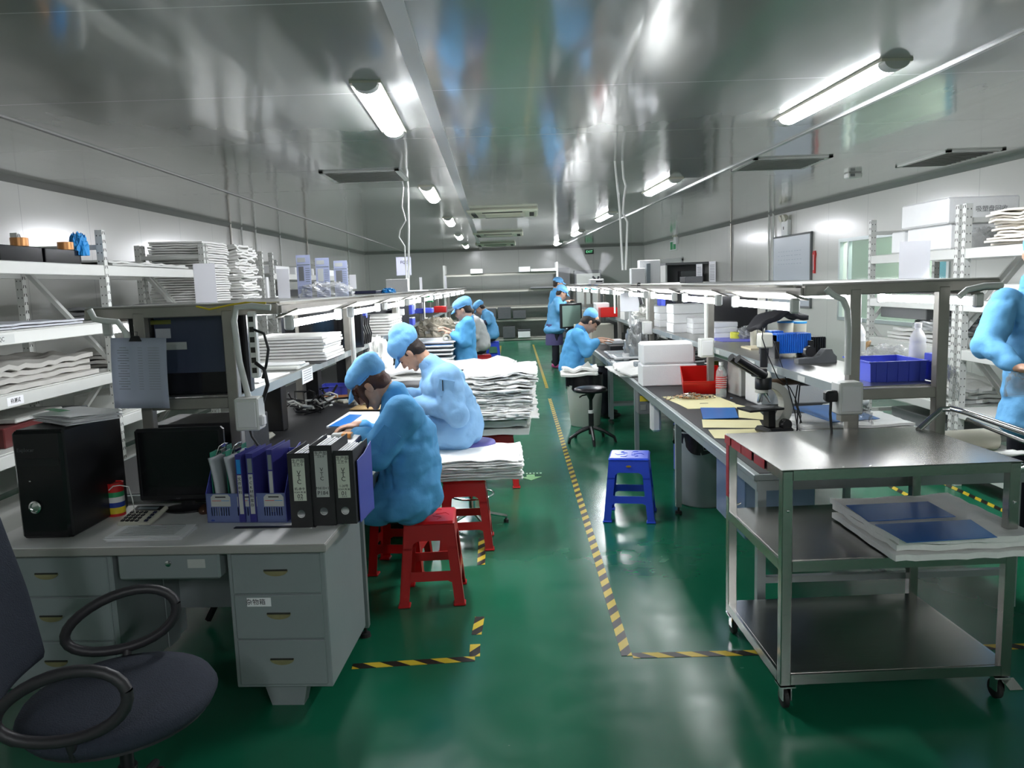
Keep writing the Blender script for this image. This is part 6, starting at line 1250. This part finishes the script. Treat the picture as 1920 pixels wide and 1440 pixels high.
for k in range(6):
    t = thing('display_tray',('lowest','second','third','fourth','fifth','topmost')[k]+' tray of the staggered pile before the standing woman','tray',(-.98+.02*(k % 2),9.35+.08*k,RT+.045*k),.05*(k % 3-1),'staggered trays before the standing woman'); MB().bb((-.26,-.2,0),(.26,.2,.014),b=.004).build('rim','white',t); MB().bb((-.235,-.175,.014),(.235,.175,.018)).build('panel','blue_film' if k == 4 else 'flap',t)
t = thing('ring_roll','cream tape roll held by the standing woman','roll',(-.80,9.62,1.02),rot=(PI/2,0,.2)); MB().lathe([(.03,-.02),(.05,-.02),(.05,.02),(.03,.02)],(0,0,0),22,cap=False).build('roll','cream',t,smooth=True)
# ---------------------------------------------------------------- on top of the left rack
card(361,402,494,3.95,'white placard on the left rack, nearest the camera',z=RTOP); card(518,541,504,5.2,'white placard on the left rack beside the posters',z=RTOP)
card(641,652,512,8.6,'narrow white placard on the left rack beyond the posters',z=RTOP,lines=4); card(654,667,515,8.9,'small white placard just right of the narrow one on the left rack',z=RTOP+.05)
a = aty(554,476,5.0); b_ = aty(640,489,5.0)
for k in range(3):
    x0 = a.x+(b_.x-a.x)*k/3; w_ = (b_.x-a.x)/3-.006; zt = a.z+(b_.z-a.z)*(k+.5)/3
    t = thing('work_instruction',('left','middle','right')[k]+' one of three grey-blue instruction sheets standing on the left rack','poster',(x0+w_/2,5.0+.10*k,1.60),0.0)
    h_ = zt-1.60; MB().bb((-w_/2,0,0),(w_/2,.0015,h_)).build('sheet',translucent('poster_face',(.62,.66,.82),.55),t); MB().bb((-w_*.42,-.001,h_*.84),(w_*.15,-.0002,h_*.94)).build('title_bar','label_gray',t); MB().bb((-w_*.36,-.001,h_*.42),(w_*(.0+.05*k),-.0002,h_*.74)).build('picture','gray_mid' if k != 1 else 'label_gray',t)
    pr = MB()
    for j in range(7): pr.box((w_*.27,-.0006,h_*(.40+.05*j)),(w_*.3,.0008,h_*.012))
    for j in range(6): pr.box((0,-.0006,h_*(.06+.045*j)),(w_*.8,.0008,h_*.010))
    pr.box((.0,-.0006,h_*.78),(w_*.9,.0008,h_*.02)); pr.build('printing','flap',t)
bagheap((-1.17,5.0,1.607),(.34,.12,.10),BGC,'clear crumpled plastic at the foot of the three instruction sheets',84)
simple_box((-1.25,8.75,RTOP),(.24,.12,.145),'foam','white box on the left rack at the foot of the ceiling conduit',b=.004)
p = aty(757,499,9.6); t = thing('hanging_sheet','pale lilac sheet with black marks hanging on the conduit over the left rack','sign sheet',(p.x,9.6,p.z)); MB().bb((-.09,0,-.11),(.09,.004,.11)).build('sheet',mat('lilac',(.40,.41,.52),.5),t); text('FQC',.05,'ink',t,(.01,-.001,.045)); text('部',.03,'ink',t,(.03,-.001,-.07))
card(786,791,520,11.0,'thin white upright strip on the left rack',z=RTOP); card(1063-230,1066-230+1,517,15.5,'thin far upright stick on the left rack',z=RTOP)
simple_box((-1.35,9.2,RTOP),(.7,.9,.012),'foam','flat white foam sheet on top of the left rack beyond the white box',name='foam_sheet',cat='foam sheet'); simple_box((-1.38,7.4,RTOP),(.30,.4,.03),'navy','dark blue flat pack on top of the left rack',name='flat_pack',cat='pack'); bagheap((-1.18,7.6,RTOP-.01),(.14,.2,.06),'bright_blue','small blue glove scrap on the edge of the left rack top',86)
# ---------------------------------------------------------------- goods in the left storage racks
zl = [z+.007 for z in ZL]
for k,(y,lab) in enumerate(((5.0,'black box on the top left shelf, nearer the post'),(4.55,'black box on the top left shelf, at the photo edge'))): simple_box((-3.12,y+.25,zl[3]),(.32,.42,.095),'black_gloss',lab,b=.004)
for y,lab in ((4.85,'copper tape roll on the black box, left one'),(5.35,'copper tape roll on the black box, right one')):
    t = thing('tape_roll',lab,'tape roll',(-3.0,y,zl[3]+.097)); MB().lathe([(.02,0),(.05,0),(.05,.05),(.02,.05)],(0,0,0),20,cap=False).build('roll','copper',t,smooth=True)
bagheap((-2.98,5.48,zl[3]+.06),(.12,.12,.16),'bright_blue','bright blue bag on the top left shelf beside the post',88)
t = thing('foam_pile','white foam sheets folded on the middle left shelf at the photo edge','foam sheets',(-3.2,4.95,zl[1])); soft_stack(.5,1.1,.16,4,'dimmed_foam','sheets',t,seed=101,jit=.03,wav=.04,fray=.06)  # foam dimmed in its colour because the rack tubes overlit these piles
t = thing('foam_pile','thin flat sheets on the second-highest left shelf','foam sheets',(-3.2,4.8,zl[2])); soft_stack(.5,1.2,.035,2,'paper_gray','sheets',t,seed=102,jit=.02,wav=.01)
t = thing('foam_pile','thin grey sheets on the top left shelf of the second bay','foam sheets',(-3.2,6.5,zl[3])); soft_stack(.5,1.3,.04,2,'rack_paint','sheets',t,seed=103,jit=.02,wav=.02)
t = thing('foam_pile','flat white sheets on the middle left shelf of the second bay','foam sheets',(-3.2,6.5,zl[1])); soft_stack(.5,1.2,.12,4,'dimmed_foam','sheets',t,seed=104,jit=.03,wav=.03)
t = thing('foam_pile','grey sheets on the second-highest shelf of the second left bay','foam sheets',(-3.2,6.6,zl[2])); soft_stack(.5,1.0,.10,3,'gray_mid','sheets',t,seed=105,jit=.03,wav=.02)
for k,(y,w_,m_) in enumerate(((4.7,.4,'dark_red'),(5.2,.45,'gray_box'),(6.2,.5,'rack_paint'))): simple_box((-3.2,y,zl[0]),(.4,w_,.12),m_,'%s box on the low left shelf' % ('dark red','dark grey','pale')[k])
simple_box((-3.2,4.9,zl[0]+.125),(.36,.5,.03),'rack_paint','pale flat frame on the low left shelf boxes',name='picture_frame',cat='frame')
t = thing('foam_tower','tall neat tower of white foam sheets in the left storage rack','foam sheets',(-3.22,7.95,1.512)); soft_stack(.52,.70,.66,28,'foam_sheet','sheets',t,seed=110,jit=.012,wav=.008,n=6)
t = thing('foam_tower','tall ragged tower of white foam sheets right of the neat tower','foam sheets',(-3.18,8.75,1.512)); soft_stack(.56,.62,.66,24,'foam_sheet','sheets',t,seed=111,jit=.04,wav=.03,fray=.12,n=8)
simple_box((-3.0,9.25,1.512),(.3,.08,.32),'white','white card at the end of the ragged foam tower',name='placard',cat='placard',b=.002)
for k in range(6): simple_box((-3.2,10.2+.62*k,(1.482,1.122)[k % 2]),(.42,.45,.12+.04*(k % 3)),('foam','rack_paint','gray_mid')[k % 3],'carton in the far left storage rack, '+ORD[k],grp=None)
for k in range(4): simple_box((-3.2,10.4+.9*k,1.89),(.42,.6,.10),'foam','white pack on the top shelf of the far left rack, '+ORD[k])
simple_box((-3.2,8.2,1.125),(.45,.9,.14),'gray_mid','grey flat goods under the white foam towers')
# far clutter along both benches, small in the photo
for k,(x,y,z,d,m_,lab) in enumerate((
 (-1.30,12.4,RT,(.3,.3,.2),'foam','white box on the far left bench, nearer one'),(-1.1,14.2,RT,(.3,.35,.18),'gray_mid','grey box on the far left bench'),(-1.1,15.6,RT,(.25,.3,.2),'foam','white box on the far left bench, farther one'),
 (1.45,11.6,RS,(.25,.3,.14),'red_bin','red tray with white items on the far right shelf'),(1.42,12.3,RT,(.35,.5,.24),'cream','cream machine on the far right bench'),(1.62,10.6,RS,(.2,.4,.34),'rack_paint','pale wrapped equipment under the far right tubes'),
 (1.40,12.0,RS,(.2,.4,.20),'foam','white foam box farther on the right rack shelf'),(1.5,15.6,RT,(.35,.4,.35),'cream','cream box beyond the far monitor'),(1.45,10.2,RT,(.34,.3,.07),'black_plastic','black equipment before the cream machine'),(1.35,10.5,RT+.07,(.30,.3,.05),'white','white flat device on the black equipment'))):
    simple_box((x,y,z),d,m_,lab,name='bench_box',cat='box')
for k in range(2): bagheap((1.38+.0*k,12.6+1.0*k,1.50),(.14,.2,.10),'bright_blue','blue cap hanging at the far right rack, '+('nearer one','farther one')[k],120+k,name='blue_hat',cat='hat')
# behind the desk: floor items below the left bench
simple_box((-1.3,4.6,0),(.45,.4,.30),'gray_mid','grey box on the floor under the left bench behind the desk'); 
t = thing('folding_frame','dark folded stool frame seen through the desk knee hole','frame',(-1.42,3.75,0)); 
for a, b_ in (((-.16,0,.02),(.10,0,.50)),((.10,0,.02),(-.02,0,.58)),((-.18,0,.20),(.16,0,.20))): MB().tube([a,b_],.018,6).build('bar','black_plastic',t)
